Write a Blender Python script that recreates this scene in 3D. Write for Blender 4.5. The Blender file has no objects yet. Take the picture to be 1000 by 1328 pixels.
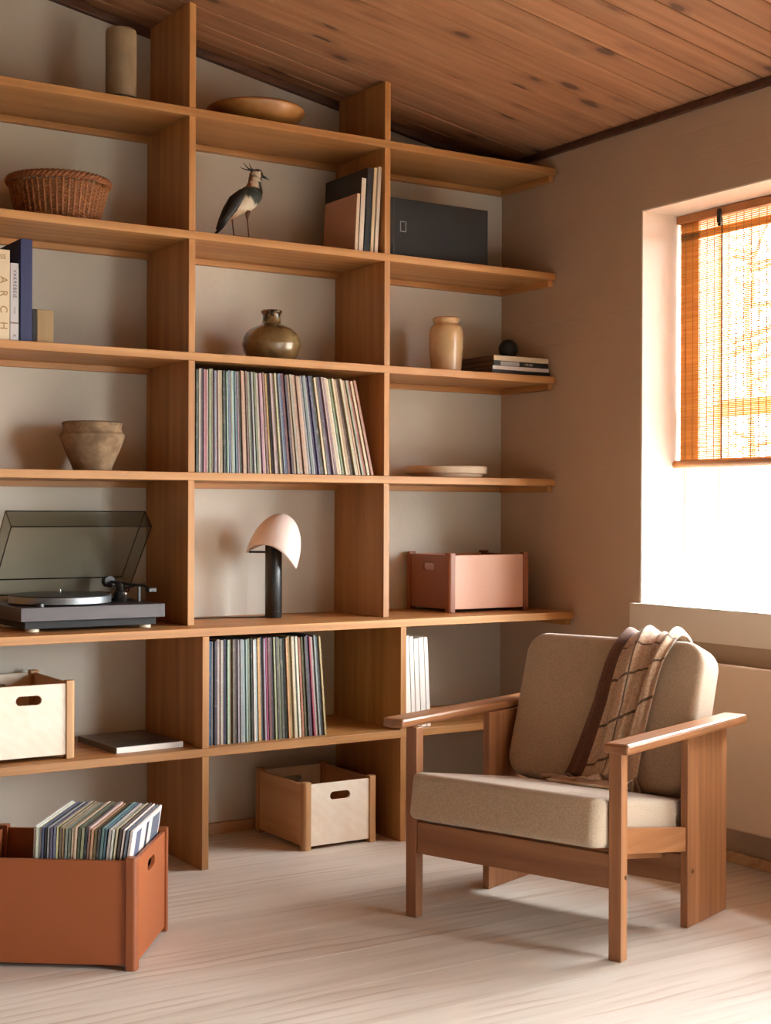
import bpy, bmesh, math, random
from mathutils import Vector, Matrix
random.seed(7)
R = math.radians
sc = bpy.context.scene
C = sc.collection

# ------------------------------------------------------------ camera, world, light, exposure
cam = bpy.data.cameras.new('camera'); camo = bpy.data.objects.new('camera', cam); C.objects.link(camo)
cam.sensor_fit = 'HORIZONTAL'; cam.sensor_width = 36.0; cam.lens = 36.0 * 1869.84 / 1000.0
cam.clip_start = .05; cam.clip_end = 200
rx = Vector((0.84280848, -0.53820203, 0.00352716)); ry = Vector((-0.00240074, 0.00279407, 0.99999321))
rz = -Vector((0.53820823, 0.84281123, -0.00106278))
m = Matrix((rx, ry, rz)).transposed().to_4x4(); m.translation = Vector((-3.2381, -4.2762, 1.0588))
camo.matrix_world = m
sc.camera = camo
vs = sc.view_settings
vs.view_transform = 'Standard'; vs.look = 'None'; vs.gamma = 1.0; vs.use_curve_mapping = False
vs.exposure = 0.0
sc.cycles.use_denoising = True
sc.cycles.max_bounces = 10; sc.cycles.diffuse_bounces = 6; sc.cycles.transparent_max_bounces = 16
sc.cycles.sample_clamp_indirect = 6.0
sc.cycles.caustics_reflective = False; sc.cycles.caustics_refractive = False

w = bpy.data.worlds.new('overcast_sky'); sc.world = w; w.use_nodes = True
bgn = w.node_tree.nodes['Background']
bgn.inputs[0].default_value = (.92, .96, 1.0, 1); bgn.inputs[1].default_value = 57.0
def portal(y0, y1, z0, z1, x):
    l = bpy.data.lights.new('portal', 'AREA'); l.shape = 'RECTANGLE'
    l.size = z1 - z0; l.size_y = y1 - y0; l.cycles.is_portal = True
    o = bpy.data.objects.new('portal', l); C.objects.link(o)
    o.location = (x, (y0+y1)/2, (z0+z1)/2); o.rotation_euler = (0, R(90), 0)
portal(-2.05, -.76, .76, 2.05, .40)
portal(-5.6, -3.2, .12, 1.75, .40)

# ------------------------------------------------------------ helpers
class M:
    def __init__(s): s.v = []; s.f = []; s.uv = None
    def box(s, x0, x1, y0, y1, z0, z1):
        n = len(s.v)
        s.v += [(x0,y0,z0),(x1,y0,z0),(x1,y1,z0),(x0,y1,z0),(x0,y0,z1),(x1,y0,z1),(x1,y1,z1),(x0,y1,z1)]
        s.f += [tuple(n+i for i in q) for q in ((3,2,1,0),(4,5,6,7),(0,1,5,4),(1,2,6,5),(2,3,7,6),(3,0,4,7))]
        return s
    def prism(s, poly, a0, a1, fn):
        n = len(s.v); k = len(poly)
        for a in (a0, a1):
            for p in poly: s.v.append(tuple(fn(p[0], p[1], a)))
        s.f.append(tuple(range(n+k-1, n-1, -1))); s.f.append(tuple(range(n+k, n+2*k)))
        for i in range(k):
            j = (i+1) % k; s.f.append((n+i, n+j, n+k+j, n+k+i))
        return s
    def lathe(s, prof, seg=40, c=(0,0,0), fn=None):
        n = len(s.v); k = len(prof); ring = []
        for (r, z) in prof:
            if r < 1e-6:
                ring.append([len(s.v)]); s.v.append((c[0], c[1], c[2]+z))
            else:
                ids = []
                for i in range(seg):
                    t = 2*math.pi*i/seg; ids.append(len(s.v)); s.v.append((c[0]+r*math.cos(t), c[1]+r*math.sin(t), c[2]+z))
                ring.append(ids)
        for a, b in zip(ring, ring[1:]):
            if len(a) == 1 and len(b) == 1: continue
            for i in range(seg):
                j = (i+1) % seg
                if len(a) == 1: s.f.append((a[0], b[j], b[i]))
                elif len(b) == 1: s.f.append((a[i], a[j], b[0]))
                else: s.f.append((a[i], a[j], b[j], b[i]))
        if fn: s.v[n:] = [tuple(fn(*p)) for p in s.v[n:]]
        return s
    def tube(s, pts, rad, seg=10, ry=None):
        pts = [Vector(p) for p in pts]; k = len(pts)
        rad = [rad]*k if not isinstance(rad, (list, tuple)) else rad
        rings = []; up = Vector((0,0,1))
        for i, p in enumerate(pts):
            t = (pts[min(i+1,k-1)] - pts[max(i-1,0)]).normalized()
            a = up if abs(t.dot(up)) < .95 else Vector((1,0,0))
            u = t.cross(a).normalized(); w_ = u.cross(t).normalized()
            r2 = ry[i] if ry else rad[i]
            ids = []
            for j in range(seg):
                q = 2*math.pi*j/seg
                ids.append(len(s.v)); s.v.append(tuple(p + u*r2*math.cos(q) + w_*rad[i]*math.sin(q)))
            rings.append(ids)
        for a, b in zip(rings, rings[1:]):
            for j in range(seg):
                l = (j+1) % seg; s.f.append((a[j], a[l], b[l], b[j]))
        s.f.append(tuple(rings[0][::-1])); s.f.append(tuple(rings[-1]))
        return s
    def grid(s, nu, nv, fn, uv=False, flip=False):
        n = len(s.v)
        if uv: s.uv = []
        for i in range(nu+1):
            for j in range(nv+1): s.v.append(tuple(fn(i/nu, j/nv)))
        for i in range(nu):
            for j in range(nv):
                q = [n+i*(nv+1)+j, n+(i+1)*(nv+1)+j, n+(i+1)*(nv+1)+j+1, n+i*(nv+1)+j+1]
                u_ = [(i/nu,j/nv),((i+1)/nu,j/nv),((i+1)/nu,(j+1)/nv),(i/nu,(j+1)/nv)]
                if flip: q.reverse(); u_.reverse()
                s.f.append(tuple(q))
                if uv: s.uv += u_
        return s
    def cushion(s, h, r, puff=.01, n=10):
        # rounded, slightly crowned box centred on the origin
        hx = Vector(h)
        def axis(k):
            e = h[k]; c = e - r
            a = [-e, -e+r*.3, -e+r*.65, -c]; a += [-c + 2*c*i/n for i in range(1, n)]
            return a + [c, e-r*.65, e-r*.3, e]
        idx = {}
        def vert(p):
            key = tuple(round(x, 6) for x in p)
            if key not in idx:
                q = Vector(p); inn = Vector([max(-(h[k]-r), min(h[k]-r, q[k])) for k in range(3)])
                d = q - inn
                if d.length > 1e-9: d = d.normalized()*r
                q = inn + d
                for k in range(3):
                    o = [i for i in range(3) if i != k]
                    f = (1-(q[o[0]]/h[o[0]])**2)*(1-(q[o[1]]/h[o[1]])**2)
                    q[k] += puff*max(f,0)*(q[k]/h[k])*(1 if h[k] < .1 else .5)
                idx[key] = len(s.v); s.v.append(tuple(q))
            return idx[key]
        for k in range(3):
            o = [i for i in range(3) if i != k]; A = axis(o[0]); B = axis(o[1])
            for sg in (-1, 1):
                for i in range(len(A)-1):
                    for j in range(len(B)-1):
                        qs = []
                        for (x, y) in ((A[i],B[j]),(A[i+1],B[j]),(A[i+1],B[j+1]),(A[i],B[j+1])):
                            p = [0,0,0]; p[k] = sg*h[k]; p[o[0]] = x; p[o[1]] = y; qs.append(vert(p))
                        flip = (sg < 0) ^ (k == 1)
                        s.f.append(tuple(reversed(qs)) if flip else tuple(qs))
        return s
    def pillow(s, hx, hy, hz, rc, re, puff=.01, nc=8):
        # slab in the x-y plane with rounded plan corners, rolled edges and a slight crown
        def ring(inset, z, sc_=1.0, n0=None):
            r = max(rc-inset, .004); ax, ay = hx-inset-r, hy-inset-r; ids = []
            for (sx, sy, a0) in ((1,1,0),(-1,1,90),(-1,-1,180),(1,-1,270)):
                for i in range(nc+1):
                    a = R(a0 + 90*i/nc); p = ((sx*ax + r*math.cos(a))*sc_, (sy*ay + r*math.sin(a))*sc_)
                    ids.append(len(s.v)); s.v.append((p[0], p[1], z))
            # straight sides get extra points by linear subdivision between corner arcs
            return ids
        rings = []; caps = [.04,.2,.4,.6,.76,.88,.96]
        for sg in (-1, 1):
            top = [(re, sg*(hz + puff*(1-q**3)), q) for q in caps] + [(re, sg*hz, 1.0)]
            edge = [(re*(1-math.sin(R(90)*k/5)), sg*(hz-re+re*math.cos(R(90)*k/5)), 1.0) for k in range(1, 6)]
            seq = top + edge
            if sg > 0: seq = seq[::-1]
            rings += [ring(*q) for q in seq]
        for a, b in zip(rings, rings[1:]):
            k = len(a)
            for i in range(k):
                j = (i+1) % k; s.f.append((a[i], a[j], b[j], b[i]))
        s.f.append(tuple(rings[0][::-1])); s.f.append(tuple(rings[-1]))
        return s
    def xf(s, mat): s.v = [tuple(mat @ Vector(p)) for p in s.v]; return s
    def mesh(s, name, mat=None, smooth=False, off=None):
        me = bpy.data.meshes.new(name)
        v = s.v if off is None else [(p[0]-off[0], p[1]-off[1], p[2]-off[2]) for p in s.v]
        me.from_pydata(v, [], s.f); me.update()
        if s.uv:
            l = me.uv_layers.new(name='UVMap')
            for i, q in enumerate(s.uv): l.data[i].uv = q
        bm = bmesh.new(); bm.from_mesh(me); bmesh.ops.recalc_face_normals(bm, faces=bm.faces); bm.to_mesh(me); bm.free()
        if mat: me.materials.append(mat)
        if smooth:
            for p in me.polygons: p.use_smooth = True
        return me

def obj(name, me, parent=None, bevel=0, seg=2):
    o = bpy.data.objects.new(name, me); C.objects.link(o)
    if parent is not None: o.parent = parent
    if bevel:
        b = o.modifiers.new('bevel', 'BEVEL'); b.width = bevel; b.segments = seg; b.limit_method = 'ANGLE'; b.angle_limit = R(40)
        b.harden_normals = False
    return o
def part(name, mm, mat, parent=None, bevel=0, smooth=False, world=False, kind=None, label=None, angle=None):
    off = tuple(parent.location) if (world and parent is not None) else None
    me = mm.mesh(name, mat, smooth, off)
    if angle:
        for p in me.polygons: p.use_smooth = True
        me.set_sharp_from_angle(angle=R(angle))
    o = obj(name, me, parent, bevel)
    if kind: o['kind'] = kind
    if label: o['label'] = label
    return o
def tag(o, label, cat, group=None):
    o['label'] = label; o['category'] = cat
    if group: o['group'] = group
    return o
def thing(name, label, cat, loc=(0,0,0), rz=0, group=None, rot=None):
    o = bpy.data.objects.new(name, None); C.objects.link(o); o.empty_display_size = .05
    o.location = loc; o.rotation_euler = rot or (0,0,rz)
    return tag(o, label, cat, group)
def struct(name, mm=None, mat=None, bevel=0, loc=(0,0,0)):
    if mm is None:
        o = bpy.data.objects.new(name, None); C.objects.link(o); o.location = loc
    else: o = part(name, mm, mat, None, bevel)
    o['kind'] = 'structure'; return o
def lin(r, g, b):
    f = lambda c: ((c/255+.055)/1.055)**2.4 if c/255 > .04045 else c/255/12.92
    return (f(r), f(g), f(b), 1)

# ------------------------------------------------------------ materials
def newmat(name):
    mt = bpy.data.materials.new(name); mt.use_nodes = True
    nt = mt.node_tree; return mt, nt, nt.nodes['Principled BSDF']
def N(nt, t, **k):
    n = nt.nodes.new(t)
    for a, b in k.items(): setattr(n, a, b)
    return n
def ramp(nt, stops):
    n = N(nt, 'ShaderNodeValToRGB'); e = n.color_ramp.elements
    while len(e) < len(stops): e.new(.5)
    for el, (p, c) in zip(e, stops): el.position = p; el.color = c
    return n
def coords(nt, rnd=True):
    tc = N(nt, 'ShaderNodeTexCoord')
    if not rnd: return tc.outputs['Object']
    oi = N(nt, 'ShaderNodeObjectInfo'); mul = N(nt, 'ShaderNodeVectorMath', operation='SCALE')
    mul.inputs[0].default_value = (13.1, 7.7, 9.3); nt.links.new(oi.outputs['Random'], mul.inputs['Scale'])
    ad = N(nt, 'ShaderNodeVectorMath', operation='ADD')
    nt.links.new(tc.outputs['Object'], ad.inputs[0]); nt.links.new(mul.outputs[0], ad.inputs[1])
    return ad.outputs[0]
def mapped(nt, src, scale, rot=(0,0,0)):
    mp = N(nt, 'ShaderNodeMapping'); mp.inputs['Scale'].default_value = scale; mp.inputs['Rotation'].default_value = rot
    nt.links.new(src, mp.inputs['Vector']); return mp.outputs[0]
def noise(nt, vec, scale, detail=4, rough=.55, dist=0):
    n = N(nt, 'ShaderNodeTexNoise'); n.inputs['Scale'].default_value = scale; n.inputs['Detail'].default_value = detail
    n.inputs['Roughness'].default_value = rough; n.inputs['Distortion'].default_value = dist
    nt.links.new(vec, n.inputs['Vector']); return n.outputs['Fac']
def mixc(nt, fac, a, b, mode='MIX'):
    n = N(nt, 'ShaderNodeMix', data_type='RGBA', blend_type=mode)
    for i, x in ((0, fac), (6, a), (7, b)):
        if isinstance(x, (int, float, tuple)): n.inputs[i].default_value = x
        else: nt.links.new(x, n.inputs[i])
    return n.outputs[2]
def math_(nt, op, a, b=None):
    n = N(nt, 'ShaderNodeMath', operation=op)
    for i, x in enumerate((a, b)):
        if x is None: continue
        if isinstance(x, (int, float)): n.inputs[i].default_value = x
        else: nt.links.new(x, n.inputs[i])
    return n.outputs[0]
def bump(nt, bs, h, strength=.2, dist=.002):
    b = N(nt, 'ShaderNodeBump'); b.inputs['Strength'].default_value = strength; b.inputs['Distance'].default_value = dist
    nt.links.new(h, b.inputs['Height']); nt.links.new(b.outputs[0], bs.inputs['Normal'])

def wood(name, dark, mid, light, axis='X', rough=.5, fine=1., cath=.5, knots=False, along=.7, across=9., vary=.25, streak=None):
    mt, nt, bs = newmat(name)
    src = coords(nt)
    def sc_(al, ac): return {'X': (al,ac,ac), 'Y': (ac,al,ac), 'Z': (ac,ac,al)}[axis]
    g1 = noise(nt, mapped(nt, src, sc_(along, across)), 1.6, 5, .6, .4)
    g2 = noise(nt, mapped(nt, src, sc_(3, 150)), 1.0, 3, .6)
    # growth rings: bands across the grain bent by slow noise
    wv = N(nt, 'ShaderNodeTexWave', wave_type='RINGS', rings_direction=axis); wv.inputs['Scale'].default_value = 2.2
    wv.inputs['Distortion'].default_value = 5.0; wv.inputs['Detail'].default_value = 2.5; wv.inputs['Detail Scale'].default_value = .8
    nt.links.new(mapped(nt, src, sc_(.35, across*.55)), wv.inputs['Vector'])
    f = math_(nt, 'ADD', math_(nt, 'MULTIPLY', g1, 1-cath*.3), math_(nt, 'MULTIPLY', wv.outputs['Fac'], cath*.3))
    rp = ramp(nt, [(.18, dark), (.5, mid), (.80, light)]); nt.links.new(f, rp.inputs[0])
    col = mixc(nt, math_(nt, 'MAXIMUM', 0.0, math_(nt, 'MULTIPLY', math_(nt, 'SUBTRACT', .56, g2), 1.3*fine)), rp.outputs[0], dark)
    if streak:
        wk = N(nt, 'ShaderNodeTexWave', wave_type='BANDS', bands_direction='Y' if axis == 'X' else 'X', wave_profile='SAW')
        wk.inputs['Scale'].default_value = 3.2; wk.inputs['Distortion'].default_value = 9; wk.inputs['Detail'].default_value = 3; wk.inputs['Detail Scale'].default_value = .7
        nt.links.new(mapped(nt, src, sc_(.60, 2.6)), wk.inputs['Vector'])
        sr = ramp(nt, [(.50, (0,0,0,1)), (.92, (1,1,1,1)), (.98, (.0,.0,.0,1))]); nt.links.new(wk.outputs['Fac'], sr.inputs[0])
        area = ramp(nt, [(.46, (.05,.05,.05,1)), (.62, (1,1,1,1))])
        nt.links.new(noise(nt, mapped(nt, src, sc_(1.3, 6)), 1.3, 3), area.inputs[0])
        col = mixc(nt, math_(nt, 'MULTIPLY', sr.outputs[0], math_(nt, 'MULTIPLY', area.outputs[0], streak[1])), col, streak[0])
    if knots:
        vo = N(nt, 'ShaderNodeTexVoronoi', feature='F1'); vo.inputs['Scale'].default_value = 1.0; vo.inputs['Randomness'].default_value = 1.0
        warp = mixc(nt, .12, mapped(nt, src, sc_(5.2, 11.5)), N_color(nt, mapped(nt, src, sc_(9, 30))))
        nt.links.new(warp, vo.inputs['Vector'])
        sel = N(nt, 'ShaderNodeSeparateColor'); nt.links.new(vo.outputs['Color'], sel.inputs[0])
        kr = ramp(nt, [(.0, (1,1,1,1)), (.13, (1,1,1,1)), (.19, (.35,.35,.35,1)), (.36, (0,0,0,1))]); nt.links.new(vo.outputs['Distance'], kr.inputs[0])
        k = math_(nt, 'MULTIPLY', kr.outputs[0], math_(nt, 'GREATER_THAN', sel.outputs[0], .22))
        col = mixc(nt, math_(nt, 'MULTIPLY', k, .85), col, (dark[0]*.25, dark[1]*.2, dark[2]*.18, 1))
    oi = N(nt, 'ShaderNodeObjectInfo')
    hs = N(nt, 'ShaderNodeHueSaturation')
    nt.links.new(math_(nt, 'ADD', 1-vary/2, math_(nt, 'MULTIPLY', oi.outputs['Random'], vary)), hs.inputs['Value'])
    nt.links.new(col, hs.inputs['Color']); nt.links.new(hs.outputs[0], bs.inputs['Base Color'])
    bs.inputs['Roughness'].default_value = rough
    bump(nt, bs, g2, .12, .001)
    return mt
def N_color(nt, vec):
    n = N(nt, 'ShaderNodeTexNoise'); n.inputs['Scale'].default_value = 1.0; n.inputs['Detail'].default_value = 2
    nt.links.new(vec, n.inputs['Vector']); return n.outputs['Color']
def plain(name, col, rough=.5, metal=0, mott=.0, mscale=30, col2=None, bstr=0, bscale=200, coat=0):
    mt, nt, bs = newmat(name)
    src = coords(nt)
    f = noise(nt, src, mscale, 4)
    rp = ramp(nt, [(.3, col2 or tuple([c*(1-mott) for c in col[:3]]+[1])), (.7, col)]); nt.links.new(f, rp.inputs[0])
    nt.links.new(rp.outputs[0], bs.inputs['Base Color'])
    bs.inputs['Roughness'].default_value = rough; bs.inputs['Metallic'].default_value = metal
    if coat: bs.inputs['Coat Weight'].default_value = coat; bs.inputs['Coat Roughness'].default_value = .15
    if bstr: bump(nt, bs, noise(nt, src, bscale, 3), bstr, .002)
    return mt

oak_d, oak_m, oak_l = lin(142, 92, 46), lin(175, 122, 68), lin(200, 150, 94)
MAT = {}
MAT['oak_x'] = wood('oak_along', oak_d, oak_m, oak_l, 'X', .5, .8, .5)
MAT['oak_z'] = wood('oak_upright', oak_d, oak_m, oak_l, 'Z', .5, .8, .35)
MAT['oak_y'] = wood('oak_cross', oak_d, oak_m, oak_l, 'Y', .5, .8, .3)
MAT['chair_x'] = wood('chair_wood_x', lin(118, 76, 46), lin(150, 100, 64), lin(176, 126, 86), 'X', .34, .7, .4)
MAT['chair_y'] = wood('chair_wood_y', lin(118, 76, 46), lin(150, 100, 64), lin(176, 126, 86), 'Y', .42, .7, .4)
MAT['chair_z'] = wood('chair_wood_z', lin(118, 76, 46), lin(150, 100, 64), lin(176, 126, 86), 'Z', .42, .7, .4)
MAT['floor'] = wood('floor_wood', lin(194, 180, 165), lin(217, 207, 195), lin(231, 223, 213), 'X', .55, .55, .15, along=.45, across=6, vary=.08, streak=(lin(158, 120, 92), .5))
MAT['ceil'] = wood('ceiling_pine', lin(124, 82, 54), lin(156, 108, 74), lin(180, 134, 98), 'X', .7, 1.0, .3, knots=True, vary=.22)
MAT['darktrim'] = wood('dark_trim', lin(58, 34, 22), lin(82, 50, 34), lin(100, 64, 44), 'X', .6)
MAT['skirt'] = wood('skirting_pine', lin(160, 120, 84), lin(190, 150, 112), lin(205, 168, 130), 'X', .55, .5)
MAT['birch'] = wood('birch_ply', lin(232, 214, 190), lin(240, 226, 206), lin(246, 236, 220), 'X', .55, .15, .3, vary=.05)
MAT['beech'] = wood('beech_post', lin(170, 122, 78), lin(192, 145, 98), lin(206, 162, 116), 'Z', .5, .4, .3, vary=.05)
MAT['beechin'] = wood('beech_panel', lin(190, 140, 96), lin(208, 160, 116), lin(218, 174, 132), 'X', .55, .3, .3, vary=.05)
MAT['rust'] = plain('rust_lacquer', lin(150, 80, 40), .5, mott=.06, mscale=3)
MAT['rustedge'] = plain('rust_post', lin(136, 72, 36), .45, mott=.05, mscale=8)
MAT['rose'] = plain('rose_stain', lin(214, 162, 136), .45, mott=.05, mscale=6)
MAT['rosepost'] = plain('rose_post', lin(140, 80, 50), .45, mott=.1, mscale=6)

def plaster(name, col, col2, bricks=False, bs_=.35):
    mt, nt, bs = newmat(name); src = coords(nt, False)
    f = noise(nt, src, 1.7, 5); rp = ramp(nt, [(.3, col2), (.7, col)]); nt.links.new(f, rp.inputs[0])
    nt.links.new(rp.outputs[0], bs.inputs['Base Color']); bs.inputs['Roughness'].default_value = .85
    h = noise(nt, src, 26, 5, .65)
    if bricks:
        br = N(nt, 'ShaderNodeTexBrick'); br.inputs['Scale'].default_value = 1.0
        br.inputs['Mortar Size'].default_value = .006; br.inputs['Mortar Smooth'].default_value = 1.0
        br.inputs['Brick Width'].default_value = .24; br.inputs['Row Height'].default_value = .075
        br.inputs['Color1'].default_value = (1,1,1,1); br.inputs['Color2'].default_value = (.9,.9,.9,1); br.inputs['Mortar'].default_value = (.35,.35,.35,1)
        sx = N(nt, 'ShaderNodeSeparateXYZ'); nt.links.new(src, sx.inputs[0])
        cx = N(nt, 'ShaderNodeCombineXYZ'); nt.links.new(sx.outputs['Y'], cx.inputs['X']); nt.links.new(sx.outputs['Z'], cx.inputs['Y'])
        nt.links.new(cx.outputs[0], br.inputs['Vector'])
        h = math_(nt, 'ADD', math_(nt, 'MULTIPLY', h, .8), math_(nt, 'MULTIPLY', br.outputs['Color'], .8))
    bump(nt, bs, h, bs_, .004)
    return mt
MAT['wall'] = plaster('back_wall_plaster', lin(212, 209, 199), lin(205, 201, 190))
MAT['wallr'] = plaster('right_wall_plaster_shaded', lin(192, 168, 144), lin(184, 159, 135), True, .14)  # same plaster as the reveals; shade and warm bounce put into the colour
MAT['wallb'] = plaster('low_bounce_wall_plaster', lin(112, 102, 92), lin(104, 95, 85))  # unseen left and front walls, colour darkened to cut bounced light
MAT['reveal'] = plaster('reveal_plaster_lit', lin(232, 224, 212), lin(226, 217, 204), False, .2)  # lighter copy of the wall plaster; window light put into the colour
MAT['rad'] = plain('radiator_enamel', lin(205, 182, 158), .5, mott=.02)
MAT['white'] = plain('white_paint', lin(238, 234, 226), .4, mott=.02)

def fabric(name, c1, c2, scale=1300, bs_=.5, sheen=.3):
    mt, nt, bs = newmat(name); src = coords(nt, False)
    a = noise(nt, mapped(nt, src, (1, 6, 6)), scale/6, 2); b = noise(nt, mapped(nt, src, (6, 1, 1)), scale/6, 2)
    f = math_(nt, 'MULTIPLY', math_(nt, 'ADD', a, b), .5)
    rp = ramp(nt, [(.36, c2), (.62, c1)]); nt.links.new(f, rp.inputs[0])
    nt.links.new(rp.outputs[0], bs.inputs['Base Color']); bs.inputs['Roughness'].default_value = .9
    bs.inputs['Sheen Weight'].default_value = sheen; bs.inputs['Sheen Roughness'].default_value = .5
    bump(nt, bs, f, bs_, .002); return mt
MAT['linen'] = fabric('oatmeal_linen', lin(196, 176, 152), lin(158, 137, 114))
def throw_mat():
    mt, nt, bs = newmat('throw_wool'); tc = N(nt, 'ShaderNodeTexCoord')
    sx = N(nt, 'ShaderNodeSeparateXYZ'); nt.links.new(tc.outputs['UV'], sx.inputs[0])
    U, V = sx.outputs[0], sx.outputs[1]   # U along, V across
    wob = noise(nt, tc.outputs['UV'], 5, 2)
    def line(c, n, off, wid):
        x = math_(nt, 'ADD', math_(nt, 'MULTIPLY', c, n), math_(nt, 'ADD', off, math_(nt, 'MULTIPLY', wob, .18)))
        fr = math_(nt, 'ABSOLUTE', math_(nt, 'SUBTRACT', math_(nt, 'FRACT', x), .5))
        return math_(nt, 'LESS_THAN', fr, wid)
    # oblique window-pane lines
    d1 = math_(nt, 'ADD', U, math_(nt, 'MULTIPLY', V, .10)); d2 = math_(nt, 'ADD', V, math_(nt, 'MULTIPLY', U, -.18))
    l = math_(nt, 'MAXIMUM', line(d1, 9.0, .1, .035), line(d2, 3.4, .25, .028))
    src = tc.outputs['Object']
    f = noise(nt, src, 160, 3); rp = ramp(nt, [(.35, lin(176, 146, 120)), (.65, lin(206, 178, 152))]); nt.links.new(f, rp.inputs[0])
    c = mixc(nt, math_(nt, 'MULTIPLY', l, .85), rp.outputs[0], lin(56, 34, 24))
    band = math_(nt, 'LESS_THAN', V, .2)
    dk = ramp(nt, [(.35, lin(78, 44, 26)), (.65, lin(100, 60, 38))]); nt.links.new(f, dk.inputs[0])
    c = mixc(nt, band, c, dk.outputs[0])
    nt.links.new(c, bs.inputs['Base Color']); bs.inputs['Roughness'].default_value = .95; bs.inputs['Sheen Weight'].default_value = .3
    bump(nt, bs, noise(nt, src, 350, 2), .5, .002); return mt
MAT['throw'] = throw_mat()
def glassmat(name, tint, gl=1.0):
    mt = bpy.data.materials.new(name); mt.use_nodes = True; nt = mt.node_tree; nt.nodes.clear()
    out = N(nt, 'ShaderNodeOutputMaterial'); tr = N(nt, 'ShaderNodeBsdfTransparent'); tr.inputs[0].default_value = tint
    g = N(nt, 'ShaderNodeBsdfGlossy'); g.inputs['Roughness'].default_value = .03
    fr = N(nt, 'ShaderNodeLayerWeight'); fr.inputs[0].default_value = .5
    fac = math_(nt, 'ADD', .04*gl, math_(nt, 'MULTIPLY', math_(nt, 'POWER', fr.outputs['Facing'], 5.0), .9*gl))
    mx = N(nt, 'ShaderNodeMixShader'); nt.links.new(fac, mx.inputs[0]); nt.links.new(tr.outputs[0], mx.inputs[1]); nt.links.new(g.outputs[0], mx.inputs[2])
    nt.links.new(mx.outputs[0], out.inputs[0]); return mt
MAT['glass'] = glassmat('window_glass', (.97, .98, .97, 1))
MAT['smoke'] = glassmat('smoked_acrylic', (.80, .80, .77, 1), .8)
MAT['smoke_edge'] = plain('smoked_edge', (.012, .011, .010, 1), .2)
def translucent(name, col, col2, tw=.5):
    mt = bpy.data.materials.new(name); mt.use_nodes = True; nt = mt.node_tree; nt.nodes.clear()
    out = N(nt, 'ShaderNodeOutputMaterial'); d = N(nt, 'ShaderNodeBsdfDiffuse'); t = N(nt, 'ShaderNodeBsdfTranslucent')
    src = coords(nt, False); f = noise(nt, mapped(nt, src, (1, 3, 160)), 2, 3)
    rp = ramp(nt, [(.3, col2), (.7, col)]); nt.links.new(f, rp.inputs[0])
    for x in (d, t): nt.links.new(rp.outputs[0], x.inputs[0])
    mx = N(nt, 'ShaderNodeMixShader'); mx.inputs[0].default_value = tw
    nt.links.new(d.outputs[0], mx.inputs[1]); nt.links.new(t.outputs[0], mx.inputs[2]); nt.links.new(mx.outputs[0], out.inputs[0]); return mt
MAT['reed'] = translucent('blind_reed', lin(214, 160, 100), lin(180, 122, 70), .55)
MAT['reedband'] = translucent('blind_band', lin(206, 164, 112), lin(178, 132, 80), .5)
MAT['bamboo'] = plain('bamboo_rail', lin(168, 106, 52), .5, mott=.2, mscale=20)
MAT['black'] = plain('black_satin', (.012, .012, .012, 1), .38)
MAT['blackmatt'] = plain('black_card', (.010, .010, .011, 1), .7)
MAT['metal'] = plain('brushed_metal', (.55, .55, .55, 1), .3, 1)
MAT['brass'] = plain('screw_brass', lin(150, 120, 84), .35, 1)

# ------------------------------------------------------------ the room
ZC, S = 2.335, .1765          # ceiling height at the right wall, slope of the ceiling
XL, YF, WT = -4.6, -6.2, .40  # left wall, wall behind the camera, wall thickness
W1 = (-2.05, -.754, .757, 2.042)
W2 = (-5.6, -3.2, .12, 1.75)
floor = struct('floor', M().box(XL, 0, YF, 0, -.06, -.012), MAT['floor'])
fp = M().box(0, -XL, 0, .2183, 0, .012).mesh('plank', MAT['floor'])
y = 0.0
for i in range(29):
    o = obj('plank', fp, floor); o.location = (XL, y-.2185-.0003, -.012); y -= .2195
    if y < YF+.22: break
mw = M().box(XL-.1, 0, 0, .15, -.06, ZC+S*-XL+.25); struct('wall_back', mw, MAT['wall'])
mw = M(); zt = ZC + .2
ys = [YF, W2[0], W2[1], W1[0], W1[1], .15]
mw.box(0, WT, ys[0], ys[1], -.06, zt); mw.box(0, WT, ys[2], ys[3], -.06, zt); mw.box(0, WT, ys[4], ys[5], -.06, zt)
for W in (W1, W2):
    mw.box(0, WT, W[0], W[1], -.06, W[2]); mw.box(0, WT, W[0], W[1], W[3], zt)
struct('wall_right', mw, MAT['wallr'])
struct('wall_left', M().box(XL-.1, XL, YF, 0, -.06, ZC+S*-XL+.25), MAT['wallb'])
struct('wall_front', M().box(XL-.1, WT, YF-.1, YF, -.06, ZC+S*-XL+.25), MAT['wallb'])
# sloping boarded ceiling: the boards run down the slope and meet the right wall
ang = math.atan(S); Ls = (-XL+.02)/math.cos(ang)
cz = lambda x: ZC - S*x
ceil = struct('ceiling', M().prism([(XL-.05, cz(XL-.05)+.016), (.0, ZC+.016), (.0, ZC+.08), (XL-.05, cz(XL-.05)+.08)], YF, 0, lambda a, b, t: (a, t, b)), MAT['ceil'])
bw = .1101
prof = [(.0034, .014), (.0034, .0008), (.0042, 0), (bw-.0042, 0), (bw-.0034, .0008), (bw-.0034, .014)]
cm = M().prism(prof, 0, Ls, lambda a, b, t: (-t, a, b)).mesh('plank', MAT['ceil'])
y = -.737 + 6*bw
for i in range(40):
    o = obj('plank', cm, ceil); o.location = (0, y, ZC); o.rotation_euler = (0, ang, 0); y -= bw
def trimslope(name, x0, x1):
    return struct(name, M().prism([(x0, cz(x0)-.027), (x1, cz(x1)-.027), (x1, cz(x1)-.001), (x0, cz(x0)-.001)], -.022, 0, lambda a, b, t: (a, t, b)), MAT['darktrim'], .002)
trimslope('trim_1', XL, 0)
o = struct('trim_2', M().box(-.018, 0, YF, -.022, ZC-.023, ZC+.001), MAT['darktrim'], .003)
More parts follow.
